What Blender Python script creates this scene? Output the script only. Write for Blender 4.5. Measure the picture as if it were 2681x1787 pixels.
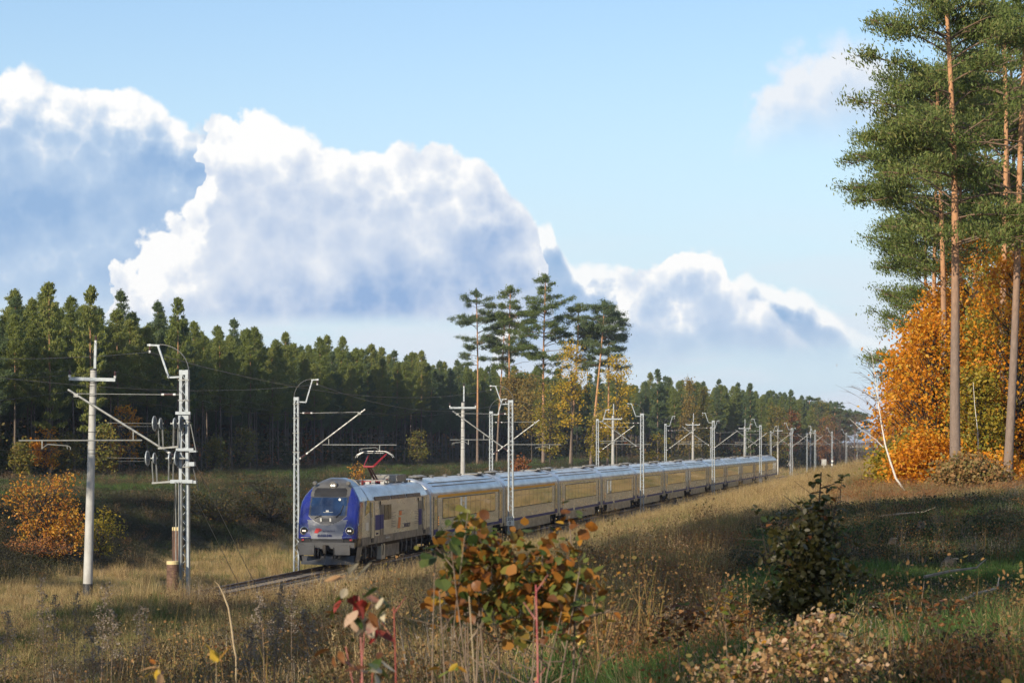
import bpy, bmesh, math, random
import numpy as np
from mathutils import Vector, Matrix
for o in list(bpy.data.objects): bpy.data.objects.remove(o)
SC = bpy.context.scene
COL = SC.collection
PI = math.pi
rad = math.radians

# ------------------------------------------------------------------ camera
EYE = 5.92
FPX, CX, HY = 7400.0, 1340.5, 1161.0          # focal length in photo pixels, centre column, horizon row
cam_d = bpy.data.cameras.new('camera'); cam = bpy.data.objects.new('camera', cam_d); COL.objects.link(cam)
cam.location = (0, 0, EYE); cam.rotation_euler = (rad(90), 0, 0)
cam_d.sensor_width = 36; cam_d.lens = FPX / 2681 * 36
cam_d.shift_y = (HY - 893.5) / 2681
cam_d.clip_start = 0.2; cam_d.clip_end = 20000
cam_d.dof.use_dof = True; cam_d.dof.focus_distance = 150; cam_d.dof.aperture_fstop = 14
SC.camera = cam

# ------------------------------------------------------------------ sun and sky
SUN_EL, SUN_HEAD = 25.0, 33.0                  # light travels SUN_HEAD degrees to the right of straight ahead
sd = bpy.data.lights.new('sun', 'SUN'); sun = bpy.data.objects.new('sun', sd); COL.objects.link(sun)
sd.energy = 5.0; sd.angle = rad(0.5); sd.color = (1.0, 0.87, 0.68)
d = Vector((math.sin(rad(SUN_HEAD)) * math.cos(rad(SUN_EL)), math.cos(rad(SUN_HEAD)) * math.cos(rad(SUN_EL)), -math.sin(rad(SUN_EL))))
sun.rotation_euler = d.to_track_quat('-Z', 'Y').to_euler(); sun.location = (-60, -60, 60)
SC.view_settings.view_transform = 'Standard'; SC.view_settings.look = 'None'
SC.view_settings.gamma = 1.0; SC.view_settings.exposure = 0.30; SC.view_settings.use_curve_mapping = False
SC.cycles.use_denoising = True
SC.cycles.max_bounces = 6; SC.cycles.diffuse_bounces = 2; SC.cycles.glossy_bounces = 3
SC.cycles.transparent_max_bounces = 6; SC.cycles.transmission_bounces = 4; SC.cycles.volume_bounces = 0
SC.cycles.caustics_reflective = False; SC.cycles.caustics_refractive = False

class NT:
    """small helper that wires shader nodes"""
    def __init__(s, nt): s.nt = nt; nt.nodes.clear()
    def n(s, t, **k):
        nd = s.nt.nodes.new(t)
        for a, b in k.items(): setattr(nd, a, b)
        return nd
    def put(s, sock, v):
        if isinstance(v, bpy.types.NodeSocket): s.nt.links.new(v, sock)
        elif v is not None: sock.default_value = v
    def m(s, op, a, b=None, c=None, clamp=False):
        nd = s.n('ShaderNodeMath', operation=op, use_clamp=clamp)
        for i, v in enumerate((a, b, c)): s.put(nd.inputs[i], v)
        return nd.outputs[0]
    def v(s, op, a, b=None):
        nd = s.n('ShaderNodeVectorMath', operation=op)
        s.put(nd.inputs[0], a); s.put(nd.inputs[1], b)
        return nd.outputs['Value'] if op in ('LENGTH', 'DOT_PRODUCT', 'DISTANCE') else nd.outputs[0]
    def mix(s, f, a, b):
        nd = s.n('ShaderNodeMix', data_type='RGBA')
        s.put(nd.inputs[0], f); s.put(nd.inputs[6], a); s.put(nd.inputs[7], b)
        return nd.outputs[2]
    def noise(s, vec, scale, detail=3, rough=.5, dist=0.0):
        nd = s.n('ShaderNodeTexNoise')
        s.put(nd.inputs['Vector'], vec); nd.inputs['Scale'].default_value = scale
        nd.inputs['Detail'].default_value = detail; nd.inputs['Roughness'].default_value = rough
        nd.inputs['Distortion'].default_value = dist
        return nd.outputs['Fac']
    def ss(s, x, a, b):
        nd = s.n('ShaderNodeMapRange', interpolation_type='SMOOTHSTEP')
        s.put(nd.inputs[0], x); nd.inputs[1].default_value = a; nd.inputs[2].default_value = b
        return nd.outputs[0]
    def ramp(s, f, stops, mode='LINEAR'):
        nd = s.n('ShaderNodeValToRGB'); nd.color_ramp.interpolation = mode
        e = nd.color_ramp.elements
        while len(e) < len(stops): e.new(0.5)
        for i, (p, c) in enumerate(stops): e[i].position = p; e[i].color = (*c, 1)
        s.put(nd.inputs[0], f); return nd.outputs[0]

def c4(c): return (c[0], c[1], c[2], 1.0)

def build_sky():
    w = bpy.data.worlds.new('World'); SC.world = w; w.use_nodes = True
    N = NT(w.node_tree)
    out = N.n('ShaderNodeOutputWorld'); bg = N.n('ShaderNodeBackground'); bg.inputs[1].default_value = SKY_STRENGTH
    N.nt.links.new(bg.outputs[0], out.inputs[0])
    sky = N.n('ShaderNodeTexSky', sky_type='NISHITA', sun_disc=False)
    sky.sun_elevation = rad(SUN_EL); sky.sun_rotation = rad(180 + SUN_HEAD)
    sky.air_density = 1.0; sky.dust_density = 0.6; sky.ozone_density = 2.5; sky.altitude = 100
    tc = N.n('ShaderNodeTexCoord')
    sep = N.n('ShaderNodeSeparateXYZ'); N.nt.links.new(tc.outputs['Generated'], sep.inputs[0])
    x, y, z = sep.outputs
    az = N.m('ARCTAN2', x, y); el = N.m('ARCSINE', z)
    P = N.n('ShaderNodeCombineXYZ'); N.put(P.inputs[0], az); N.put(P.inputs[1], el)
    P = P.outputs[0]
    K = 1.0 / FPX
    def ang(px, py): return math.atan((px - CX) * K), math.atan((HY - py) * K)
    def bump_of(Pv):
        n1 = N.noise(Pv, 52, 8, .60); n1.node.noise_dimensions = '2D'
        vor = N.n('ShaderNodeTexVoronoi', feature='F1', voronoi_dimensions='2D')
        N.put(vor.inputs['Vector'], Pv); vor.inputs['Scale'].default_value = 84; vor.inputs['Detail'].default_value = 3.0
        vor.inputs['Roughness'].default_value = .45
        dd = N.m('POWER', vor.outputs['Distance'], 1.6)
        return N.m('SUBTRACT', N.m('MULTIPLY', N.m('SUBTRACT', n1, .5), 2.0), N.m('MULTIPLY', N.m('SUBTRACT', dd, .30), 1.0))
    LD = (-22, 36)
    P2 = N.v('ADD', P, (LD[0] * K, LD[1] * K, 0))
    B1 = bump_of(P); B2 = bump_of(P2)
    nw = N.noise(P, 11, 5, .55); nw.node.noise_dimensions = '2D'
    nw = N.m('SUBTRACT', nw, .5)
    def az_el(Pv):
        sp = N.n('ShaderNodeSeparateXYZ'); N.put(sp.inputs[0], Pv); return sp.outputs[0], sp.outputs[1]
    A1, E1 = az, el
    A2, E2 = az_el(P2)
    A1w = N.m('ADD', A1, N.m('MULTIPLY', B1, 24 * K)); A2w = N.m('ADD', A2, N.m('MULTIPLY', B2, 24 * K))
    def top_curve(azs, pts):
        nd = N.n('ShaderNodeFloatCurve'); cu = nd.mapping.curves[0]
        xs = [(ang(p[0], 0)[0] + .25) / .5 for p in pts]; ys = [ang(0, p[1])[1] / .2 for p in pts]
        for q in pts[2:]: cu.points.new(.5, .5)
        for i, (a_, b_) in enumerate(sorted(zip(xs, ys))):
            cu.points[i].location = (a_, b_); cu.points[i].handle_type = 'AUTO_CLAMPED'
        nd.mapping.use_clip = False; nd.mapping.update()
        N.put(nd.inputs['Value'], N.m('MULTIPLY', N.m('ADD', azs, .25), 2.0))
        return N.m('MULTIPLY', nd.outputs[0], .2)
    col = N.v('MULTIPLY', sky.outputs[0], SKY_TINT)
    # lighter towards the horizon
    hz = N.ss(el, .17, .0)
    col = N.mix(N.m('MULTIPLY', hz, .85), col, SKY_HAZE)
    # thin veils low in the sky
    stv = N.v('MULTIPLY', P, (6, 34, 1))
    veil = N.m('MULTIPLY', N.ss(N.noise(stv, 1.6, 6, .55, .4), .36, .60), N.ss(el, .095, .02))
    col = N.mix(N.m('MULTIPLY', veil, .80), col, (9.6, 10.3, 11.4, 1))
    # scattered cumulus in the parts of the sky the photograph does not show
    far = N.m('MAXIMUM', N.ss(N.m('ABSOLUTE', az), .22, .34), N.ss(el, .19, .30))
    gen = N.ss(N.noise(N.v('ADD', N.v('MULTIPLY', P, (1, 1.8, 1)), (4.2, 1, 0)), 3.0, 6, .55), .50, .62)
    gsh = N.noise(P, 6.0, 4, .5)
    gcol = N.mix(gsh, (5.0, 7.0, 9.6, 1), (12.5, 12.5, 12.5, 1))
    col = N.mix(N.m('MULTIPLY', N.m('MULTIPLY', far, gen), .9), col, gcol)
    D = 1.14
    def layer(col, pts, floor, amp=.36, edge=.24, cols=None, gain=.95, bias=1.08, depth=1.7, opac=1.0, spots=(), soft=.45, fn=.8):
        pts = [(p[0] * D, p[1] * D) for p in pts]
        F = N.m('ADD', N.m('MULTIPLY', N.m('SUBTRACT', top_curve(A1w, pts), E1), 1 / (100 * K)), N.m('MULTIPLY', B1, amp))
        F2 = N.m('ADD', N.m('MULTIPLY', N.m('SUBTRACT', top_curve(A2w, pts), E2), 1 / (100 * K)), N.m('MULTIPLY', B2, amp))
        fl = N.m('ADD', N.m('MULTIPLY', N.m('SUBTRACT', E1, ang(0, floor * D)[1]), 1 / (100 * K)), N.m('MULTIPLY', nw, fn))
        a = N.m('MULTIPLY', N.m('MULTIPLY', N.ss(F, 0.0, edge), opac), N.ss(fl, -soft, soft))
        t = N.m('ADD', N.m('MULTIPLY', N.ss(F2, 0.0, depth), -gain), bias)
        t = N.m('SUBTRACT', t, N.m('MULTIPLY', B2, N.m('SUBTRACT', .42, N.m('MULTIPLY', N.ss(F2, .2, depth * 1.6), .20))))
        for (wx, wy, wrx, wry, wa) in spots:
            aa, ee = ang(wx * D, wy * D)
            q = N.v('LENGTH', N.v('MULTIPLY', N.v('SUBTRACT', P, (aa, ee, 0)), (1 / (wrx * D * K), 1 / (wry * D * K), 0)))
            q = N.m('ADD', q, N.m('ADD', N.m('MULTIPLY', nw, 1.0), N.m('MULTIPLY', B1, -.22)))
            t = N.m('ADD', t, N.m('MULTIPLY', N.ss(q, 1.15, .1), wa))
        t = N.m('ADD', t, N.m('MULTIPLY', nw, .60))
        sh, mi, li = cols
        c = N.ramp(N.m('MINIMUM', N.m('MAXIMUM', t, 0.0), 1.0), [(0.0, tuple(v / 14 for v in sh)), (.45, tuple(v / 14 for v in mi)), (.78, tuple((v * .45 + w * .55) / 14 for v, w in zip(mi, li))), (1.0, tuple(v / 14 for v in li))])
        c = N.v('SCALE', c); c.node.inputs[3].default_value = 14.0
        return N.mix(a, col, c)
    W = (12.6, 12.6, 12.5); M = (7.8, 8.9, 10.7); S = (3.9, 5.8, 9.1)
    LOW = 1100
    # pale grey puff high on the right
    col = layer(col, [(1640, 400), (1700, 260), (1760, 150), (1830, 80), (1900, 55), (1980, 75), (2060, 120), (2120, 400)], 310, cols=((7.0, 8.9, 11.2), (8.6, 9.8, 11.4), (10.8, 11.2, 11.8)), depth=2.2, opac=.95, edge=.9, soft=.9)
    # long bank low on the right, then the bright tower in front of it
    col = layer(col, [(1040, 900), (1120, 800), (1190, 640), (1225, 485), (1255, 490), (1290, 570), (1350, 590), (1410, 600), (1500, 640), (1600, 650), (1700, 625), (1800, 640), (1880, 680), (1960, 740), (2060, 780), (2200, 900)], 800, cols=((3.6, 5.7, 8.9), (6.2, 7.8, 10.2), W), depth=.7, edge=.3, soft=.9, fn=2.2, spots=((1250, 540, 40, 60, .5),), opac=.9)
    col = layer(col, [(1380, 720), (1420, 620), (1450, 610), (1500, 600), (1540, 560), (1600, 540), (1640, 560), (1665, 620), (1720, 660), (1790, 720), (1860, 780), (1950, 900)], 770, cols=((4.6, 6.6, 9.6), (7.4, 8.8, 10.8), W), depth=1.1, gain=.42, bias=.77, soft=.7)
    # the bank on the left
    col = layer(col, [(-400, 330), (-200, 200), (-60, 165), (20, 150), (90, 165), (140, 190), (210, 195), (270, 190), (330, 205), (380, 235), (430, 275), (490, 300), (515, 350), (540, 470), (600, 600), (700, 800)], 700, cols=((3.9, 6.0, 9.2), (6.2, 8.0, 10.4), W), depth=1.5, gain=.52, bias=.72,
                spots=((60, 240, 90, 90, .45), (300, 270, 110, 50, .3), (60, 620, 220, 60, .2), (420, 400, 160, 130, -.3), (130, 480, 260, 120, -.25)), soft=.8)
    # the great cumulus in the middle
    col = layer(col, [(150, 900), (225, 760), (255, 640), (280, 580), (330, 535), (390, 490), (440, 430), (465, 310), (490, 265), (530, 242), (570, 238), (620, 252), (690, 280), (760, 315), (830, 325), (900, 318), (960, 328), (990, 318), (1030, 318), (1070, 350), (1120, 365), (1160, 420), (1200, 455), (1232, 520), (1250, 640), (1280, 800)], 728,
                cols=(S, M, W), depth=1.6, gain=.38, bias=.75, spots=((370, 600, 170, 110, .50), (590, 330, 170, 110, .50), (860, 350, 200, 40, .1), (900, 700, 520, 130, -.42), (1130, 560, 170, 170, -.3)), soft=.28, fn=.55)
    N.put(bg.inputs[0], col)
    w.cycles.sampling_method = 'MANUAL'; w.cycles.sample_map_resolution = 256
SKY_STRENGTH = 0.066
SKY_TINT = (1.70, 1.72, 1.80)
SKY_HAZE = (7.6, 9.7, 11.7, 1)
build_sky()
SC.world.cycles.sampling_method = 'MANUAL'; SC.world.cycles.sample_map_resolution = 256
# ------------------------------------------------------------------ the line of the track
TH, CURV, Z0, X0 = 0.1483, 3e-5, 154.6, -5.83
def track(s, off=0.0):
    a = TH + CURV * s
    x = X0 + (-math.cos(a) + math.cos(TH)) / CURV; y = Z0 + (math.sin(a) - math.sin(TH)) / CURV
    return x + off * math.cos(a), y - off * math.sin(a)
def heading(s): return TH + CURV * s
def xc(y):
    y = np.clip(np.asarray(y, float), -600, 2400); dy = np.clip(y - Z0, -600, 1400)
    return X0 + math.tan(TH) * (y - Z0) + .5 * CURV * 1.034 * dy * dy
def off_of(x, y): return (np.asarray(x, float) - xc(y)) * math.cos(TH)
def at(px, py, y): return ((px - CX) / FPX * y, y, EYE - (py - HY) / FPX * y)
def s_for(px, off):
    best = min((abs(CX + FPX * track(t, off)[0] / track(t, off)[1] - px), t) for t in [i * .5 - 120 for i in range(2100)])
    return best[1]

def hash2(i, j, seed):
    h = (i.astype(np.int64) * 374761393 + j.astype(np.int64) * 668265263 + seed * 982451653) & 0x7fffffff
    h = ((h ^ (h >> 13)) * 1274126177) & 0x7fffffff
    return ((h ^ (h >> 16)) & 0xffff) / 65535.0
def vnoise(x, y, scale, seed=0, octaves=3):
    x = np.asarray(x, float) / scale; y = np.asarray(y, float) / scale; t = 0; amp = 1; tot = 0
    for o in range(octaves):
        i = np.floor(x); j = np.floor(y); fx = x - i; fy = y - j
        fx = fx * fx * (3 - 2 * fx); fy = fy * fy * (3 - 2 * fy)
        a = hash2(i, j, seed + o); b = hash2(i + 1, j, seed + o); c = hash2(i, j + 1, seed + o); e = hash2(i + 1, j + 1, seed + o)
        t = t + amp * ((a * (1 - fx) + b * fx) * (1 - fy) + (c * (1 - fx) + e * fx) * fy); tot += amp
        amp *= .5; x = x * 2.03 + 7; y = y * 2.03 + 3
    return t / tot
OFFS = [-400, -160, -125, -55, -30, -21, -18, -14.5, -12, -5.5, -3.6, -2.9, 2.9, 3.6, 5, 8, 12, 16, 20, 24, 30, 45, 120, 400]
HTS = [16.0, 12.5, 4.0, 2.7, 2.5, 2.2, 1.7, 0.7, -.25, -.65, -.80, -.80, -.80, -.60, -.35, .32, 1.25, 2.15, 3.1, 4.0, 4.35, 4.7, 6.5, 9]
def height(x, y):
    o = off_of(x, y); h = np.interp(o, OFFS, HTS)
    k = np.clip((np.abs(o) - 4.5) / 5, 0, 1)
    h = h + k * ((vnoise(x, y, 9, 5) - .5) * .7 + (vnoise(x, y, 2.2, 9) - .5) * .22)
    sh = np.clip((np.asarray(y, float) - 300) / 80, 0, 1) * np.clip((o - 3) / 2, 0, 1) * np.clip((14 - o) / 8, 0, 1)
    near = np.clip((138 - np.asarray(y, float)) / 40, 0, 1) * np.clip((o - 3.6) / 2, 0, 1) * np.clip((20 - o) / 6, 0, 1) * .38
    near2 = np.clip((82 - np.asarray(y, float)) / 12, 0, 1) * np.clip((o - 3.5) / 3, 0, 1) * np.clip((13.5 - o) / 4, 0, 1) * 1.15
    return h + sh * .45 + near + near2
def H(x, y): return float(height(np.array([x]), np.array([y]))[0])

# ------------------------------------------------------------------ mesh helpers
def tag(o, label=None, cat=None, group=None, kind=None):
    if label: o['label'] = label
    if cat: o['category'] = cat
    if group: o['group'] = group
    if kind: o['kind'] = kind
    return o
def empty(name, loc=(0, 0, 0), rz=0.0, rot=None):
    o = bpy.data.objects.new(name, None); COL.objects.link(o); o.location = loc
    o.rotation_euler = rot if rot else (0, 0, rz); o.empty_display_size = .3
    return o
def link(name, me, mat=None, parent=None, loc=None, rot=None):
    o = bpy.data.objects.new(name, me); COL.objects.link(o)
    if mat is not None and not me.materials: me.materials.append(mat)
    if parent is not None: o.parent = parent
    if loc is not None: o.location = loc
    if rot is not None: o.rotation_euler = rot
    return o
def np_mesh(name, V, F, mats=None, midx=None, smooth=False):
    """V (n,3); F (m,k) with one k"""
    V = np.asarray(V, np.float32); F = np.asarray(F, np.int32); me = bpy.data.meshes.new(name)
    k = F.shape[1]
    me.vertices.add(len(V)); me.vertices.foreach_set('co', V.ravel())
    me.loops.add(F.size); me.loops.foreach_set('vertex_index', F.ravel())
    me.polygons.add(len(F)); me.polygons.foreach_set('loop_start', np.arange(0, F.size, k, dtype=np.int32))
    me.polygons.foreach_set('loop_total', np.full(len(F), k, np.int32))
    if smooth: me.polygons.foreach_set('use_smooth', np.ones(len(F), bool))
    for m in (mats or []): me.materials.append(m)
    if midx is not None: me.polygons.foreach_set('material_index', np.asarray(midx, np.int32))
    me.update(calc_edges=True); me.validate()
    return me
class MB:
    def __init__(s): s.v = []; s.f = []
    def add(s, vs, fs):
        b = len(s.v); s.v += [tuple(q) for q in vs]; s.f += [tuple(i + b for i in q) for q in fs]; return s
    def box(s, c, size, rz=0.0, M=None):
        x, y, z = [q / 2 for q in size]; vs = []
        for dx, dy, dz in ((-x, -y, -z), (x, -y, -z), (x, y, -z), (-x, y, -z), (-x, -y, z), (x, -y, z), (x, y, z), (-x, y, z)):
            if M is not None: p = M @ Vector((dx, dy, dz)); vs.append((c[0] + p.x, c[1] + p.y, c[2] + p.z)); continue
            if rz: dx, dy = dx * math.cos(rz) - dy * math.sin(rz), dx * math.sin(rz) + dy * math.cos(rz)
            vs.append((c[0] + dx, c[1] + dy, c[2] + dz))
        return s.add(vs, [(0, 3, 2, 1), (4, 5, 6, 7), (0, 1, 5, 4), (1, 2, 6, 5), (2, 3, 7, 6), (3, 0, 4, 7)])
    def bar(s, p, q, w, h=None):
        p = Vector(p); q = Vector(q); dv = q - p; L = dv.length
        if L < 1e-6: return s
        M = dv.to_track_quat('X', 'Z').to_matrix()
        return s.box((p + q) / 2, (L, w, h or w), M=M)
    def tube(s, pts, r, n=6, cap=True):
        pts = [Vector(p) for p in pts]; rs = r if isinstance(r, (list, tuple)) else [r] * len(pts)
        rings = []; up = None
        for i, p in enumerate(pts):
            t = (pts[min(i + 1, len(pts) - 1)] - pts[max(i - 1, 0)])
            if t.length < 1e-9: t = Vector((0, 0, 1))
            t.normalize()
            if up is None:
                up = t.orthogonal().normalized()
            up = (up - t * up.dot(t)); up = up.normalized() if up.length > 1e-6 else t.orthogonal().normalized()
            w = t.cross(up)
            rings.append([p + up * (rs[i] * math.cos(2 * PI * j / n)) + w * (rs[i] * math.sin(2 * PI * j / n)) for j in range(n)])
        vs = [v for R in rings for v in R]; fs = []
        for i in range(len(pts) - 1):
            for j in range(n): fs.append((i * n + j, i * n + (j + 1) % n, (i + 1) * n + (j + 1) % n, (i + 1) * n + j))
        if cap: fs.append(tuple(range(n - 1, -1, -1))); fs.append(tuple((len(pts) - 1) * n + j for j in range(n)))
        return s.add(vs, fs)
    def cyl(s, p, q, r, n=12): return s.tube([p, q], r, n)
    def lathe(s, prof, c=(0, 0, 0), n=16, axis='Z'):
        vs = []; fs = []
        for (r, z) in prof:
            for j in range(n):
                a = 2 * PI * j / n; x, y = r * math.cos(a), r * math.sin(a)
                vs.append({'Z': (c[0] + x, c[1] + y, c[2] + z), 'Y': (c[0] + x, c[1] + z, c[2] + y), 'X': (c[0] + z, c[1] + x, c[2] + y)}[axis])
        for i in range(len(prof) - 1):
            for j in range(n): fs.append((i * n + j, i * n + (j + 1) % n, (i + 1) * n + (j + 1) % n, (i + 1) * n + j))
        fs.append(tuple(range(n - 1, -1, -1))); fs.append(tuple((len(prof) - 1) * n + j for j in range(n)))
        return s.add(vs, fs)
    def prism(s, poly, y0, y1, plane='XZ'):
        """extrude a polygon of (a, b) between two values of the third axis"""
        n = len(poly)
        if plane == 'XZ': vs = [(a, y0, b) for a, b in poly] + [(a, y1, b) for a, b in poly]
        elif plane == 'YZ': vs = [(y0, a, b) for a, b in poly] + [(y1, a, b) for a, b in poly]
        else: vs = [(a, b, y0) for a, b in poly] + [(a, b, y1) for a, b in poly]
        return s.add(vs, [tuple(range(n)), tuple(range(2 * n - 1, n - 1, -1))] + [(i, (i + 1) % n + 0, (i + 1) % n + n, i + n) for i in range(n)])
    def mesh(s, name, mat=None, smooth=False):
        me = bpy.data.meshes.new(name); me.from_pydata([tuple(v) for v in s.v], [], s.f)
        if mat is not None: me.materials.append(mat)
        bm = bmesh.new(); bm.from_mesh(me); bmesh.ops.recalc_face_normals(bm, faces=bm.faces); bm.to_mesh(me); bm.free()
        if smooth:
            me.polygons.foreach_set('use_smooth', np.ones(len(me.polygons), bool))
            try: me.set_sharp_from_angle(angle=rad(40))
            except Exception: pass
        me.update(); return me
    def build(s, name, mat, parent=None, smooth=False, **k): return link(name, s.mesh(name, mat, smooth), None, parent, **k)
def dup(root, loc=None, rz=None, label=None, group=None, scale=None):
    r = root.copy(); COL.objects.link(r)
    if loc is not None: r.location = loc
    if rz is not None: r.rotation_euler = (0, 0, rz)
    if scale is not None: r.scale = scale if isinstance(scale, tuple) else (scale,) * 3
    if label: r['label'] = label
    if group: r['group'] = group
    for ch in list(root.children):
        c = ch.copy(); COL.objects.link(c); c.parent = r
        for g in list(ch.children):
            e = g.copy(); COL.objects.link(e); e.parent = c
    return r

# ------------------------------------------------------------------ materials
def bsdf(name, col, rough=.6, metal=0.0, spec=.5, coat=0.0, emit=None, estr=0.0):
    m = bpy.data.materials.new(name); m.use_nodes = True; b = m.node_tree.nodes['Principled BSDF']
    b.inputs['Base Color'].default_value = c4(col); b.inputs['Roughness'].default_value = rough
    b.inputs['Metallic'].default_value = metal; b.inputs['Specular IOR Level'].default_value = spec
    b.inputs['Coat Weight'].default_value = coat; b.inputs['Coat Roughness'].default_value = .04
    if emit: b.inputs['Emission Color'].default_value = c4(emit); b.inputs['Emission Strength'].default_value = estr
    return m
def worn(name, c1, c2, rough=.6, metal=0.0, scale=6.0, coat=0.0, spec=.5, stretch=(1, 1, 1), bump=0.0, thr=(.35, .7)):
    """two tones broken up by noise in the object's own space, with uneven gloss"""
    m = bpy.data.materials.new(name); m.use_nodes = True; N = NT(m.node_tree)
    out = N.n('ShaderNodeOutputMaterial'); b = N.n('ShaderNodeBsdfPrincipled'); N.nt.links.new(b.outputs[0], out.inputs[0])
    tc = N.n('ShaderNodeTexCoord'); v = N.v('MULTIPLY', tc.outputs['Object'], stretch)
    f = N.ss(N.noise(v, scale, 5, .6), thr[0], thr[1])
    N.put(b.inputs['Base Color'], N.mix(f, c4(c1), c4(c2)))
    N.put(b.inputs['Roughness'], N.m('ADD', rough - .08, N.m('MULTIPLY', f, .16)))
    b.inputs['Metallic'].default_value = metal; b.inputs['Coat Weight'].default_value = coat; b.inputs['Coat Roughness'].default_value = .05
    b.inputs['Specular IOR Level'].default_value = spec
    if bump:
        bp = N.n('ShaderNodeBump'); bp.inputs['Strength'].default_value = bump; bp.inputs['Distance'].default_value = .03
        N.put(bp.inputs['Height'], N.noise(v, scale * 3, 5, .6)); N.nt.links.new(bp.outputs[0], b.inputs['Normal'])
    return m
def leafy(name, stops, trans=.3, rough=.6, patch=None, objvar=.25, patch_scale=.12):
    """colour of every leaf from its own random number; whole plants shift a little; optional patches over the ground"""
    m = bpy.data.materials.new(name); m.use_nodes = True; N = NT(m.node_tree)
    out = N.n('ShaderNodeOutputMaterial'); g = N.n('ShaderNodeNewGeometry'); oi = N.n('ShaderNodeObjectInfo')
    r = N.m('ADD', N.m('MULTIPLY', g.outputs['Random Per Island'], 1 - objvar), N.m('MULTIPLY', oi.outputs['Random'], objvar))
    col = N.ramp(r, stops)
    if patch:
        f = N.ss(N.noise(g.outputs['Position'], patch_scale, 4, .6), .48, .66)
        col = N.mix(N.m('MULTIPLY', f, .85), col, N.ramp(r, patch))
    d = N.n('ShaderNodeBsdfPrincipled'); N.put(d.inputs['Base Color'], col); d.inputs['Roughness'].default_value = rough
    d.inputs['Specular IOR Level'].default_value = .25
    if trans:
        t = N.n('ShaderNodeBsdfTranslucent'); N.put(t.inputs[0], col); mx = N.n('ShaderNodeMixShader'); mx.inputs[0].default_value = trans
        N.nt.links.new(d.outputs[0], mx.inputs[1]); N.nt.links.new(t.outputs[0], mx.inputs[2]); N.nt.links.new(mx.outputs[0], out.inputs[0])
    else: N.nt.links.new(d.outputs[0], out.inputs[0])
    return m

STRAW = [(0, (.36, .255, .115)), (.35, (.50, .375, .19)), (.65, (.31, .205, .085)), (.85, (.15, .14, .04)), (1, (.20, .105, .045))]
GREEN = [(0, (.065, .095, .022)), (.5, (.10, .135, .034)), (1, (.19, .19, .065))]
M_straw = leafy('straw_grass', STRAW, .25, patch=[(0, (.15, .15, .045)), (.5, (.21, .20, .075)), (1, (.26, .18, .09))])
M_green = leafy('green_grass', GREEN, .35)
M_tawny = leafy('tawny_weeds', [(0, (.22, .11, .04)), (.4, (.34, .19, .075)), (.8, (.14, .13, .035)), (1, (.42, .28, .13))], .3)
M_lush = leafy('lush_green_grass', [(0, (.04, .095, .02)), (.6, (.08, .15, .035)), (1, (.16, .18, .06))], .4)
M_brown = leafy('brown_weeds', [(0, (.10, .055, .03)), (.4, (.17, .10, .05)), (.8, (.24, .16, .09)), (1, (.10, .09, .03))], .2)
M_grey = leafy('grey_dry_weeds', [(0, (.17, .14, .11)), (.5, (.26, .22, .18)), (1, (.12, .09, .06))], .15)
M_dark = leafy('dark_heather', [(0, (.022, .020, .012)), (.5, (.042, .036, .018)), (.85, (.038, .045, .018)), (1, (.085, .05, .022))], .15, patch=[(0, (.03, .05, .015)), (1, (.06, .09, .03))], patch_scale=.2)
M_moss = leafy('moss_and_low_leaves', [(0, (.03, .06, .015)), (.5, (.05, .10, .02)), (1, (.10, .13, .04))], .2)
M_rust = leafy('rust_brown_leaves', [(0, (.16, .055, .018)), (.4, (.24, .10, .03)), (.8, (.32, .17, .07)), (1, (.12, .10, .025))], .3)

def ground_material():
    m = bpy.data.materials.new('soil_and_thatch'); m.use_nodes = True; N = NT(m.node_tree)
    out = N.n('ShaderNodeOutputMaterial'); b = N.n('ShaderNodeBsdfPrincipled'); N.nt.links.new(b.outputs[0], out.inputs[0])
    at_ = N.n('ShaderNodeAttribute', attribute_name='cover'); g = N.n('ShaderNodeNewGeometry')
    n1 = N.noise(g.outputs['Position'], 1.7, 6, .65); n2 = N.noise(g.outputs['Position'], 14, 4, .6)
    k = N.m('ADD', .45, N.m('MULTIPLY', n1, 1.1)); k2 = N.m('ADD', .6, N.m('MULTIPLY', n2, .8))
    c = N.v('SCALE', at_.outputs['Color']); N.put(c.node.inputs[3], N.m('MULTIPLY', k, k2))
    N.put(b.inputs['Base Color'], c); b.inputs['Roughness'].default_value = .95; b.inputs['Specular IOR Level'].default_value = .1
    bp = N.n('ShaderNodeBump'); bp.inputs['Strength'].default_value = .7; bp.inputs['Distance'].default_value = .12
    N.put(bp.inputs['Height'], N.noise(g.outputs['Position'], 5, 6, .7)); N.nt.links.new(bp.outputs[0], b.inputs['Normal'])
    return m

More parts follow.
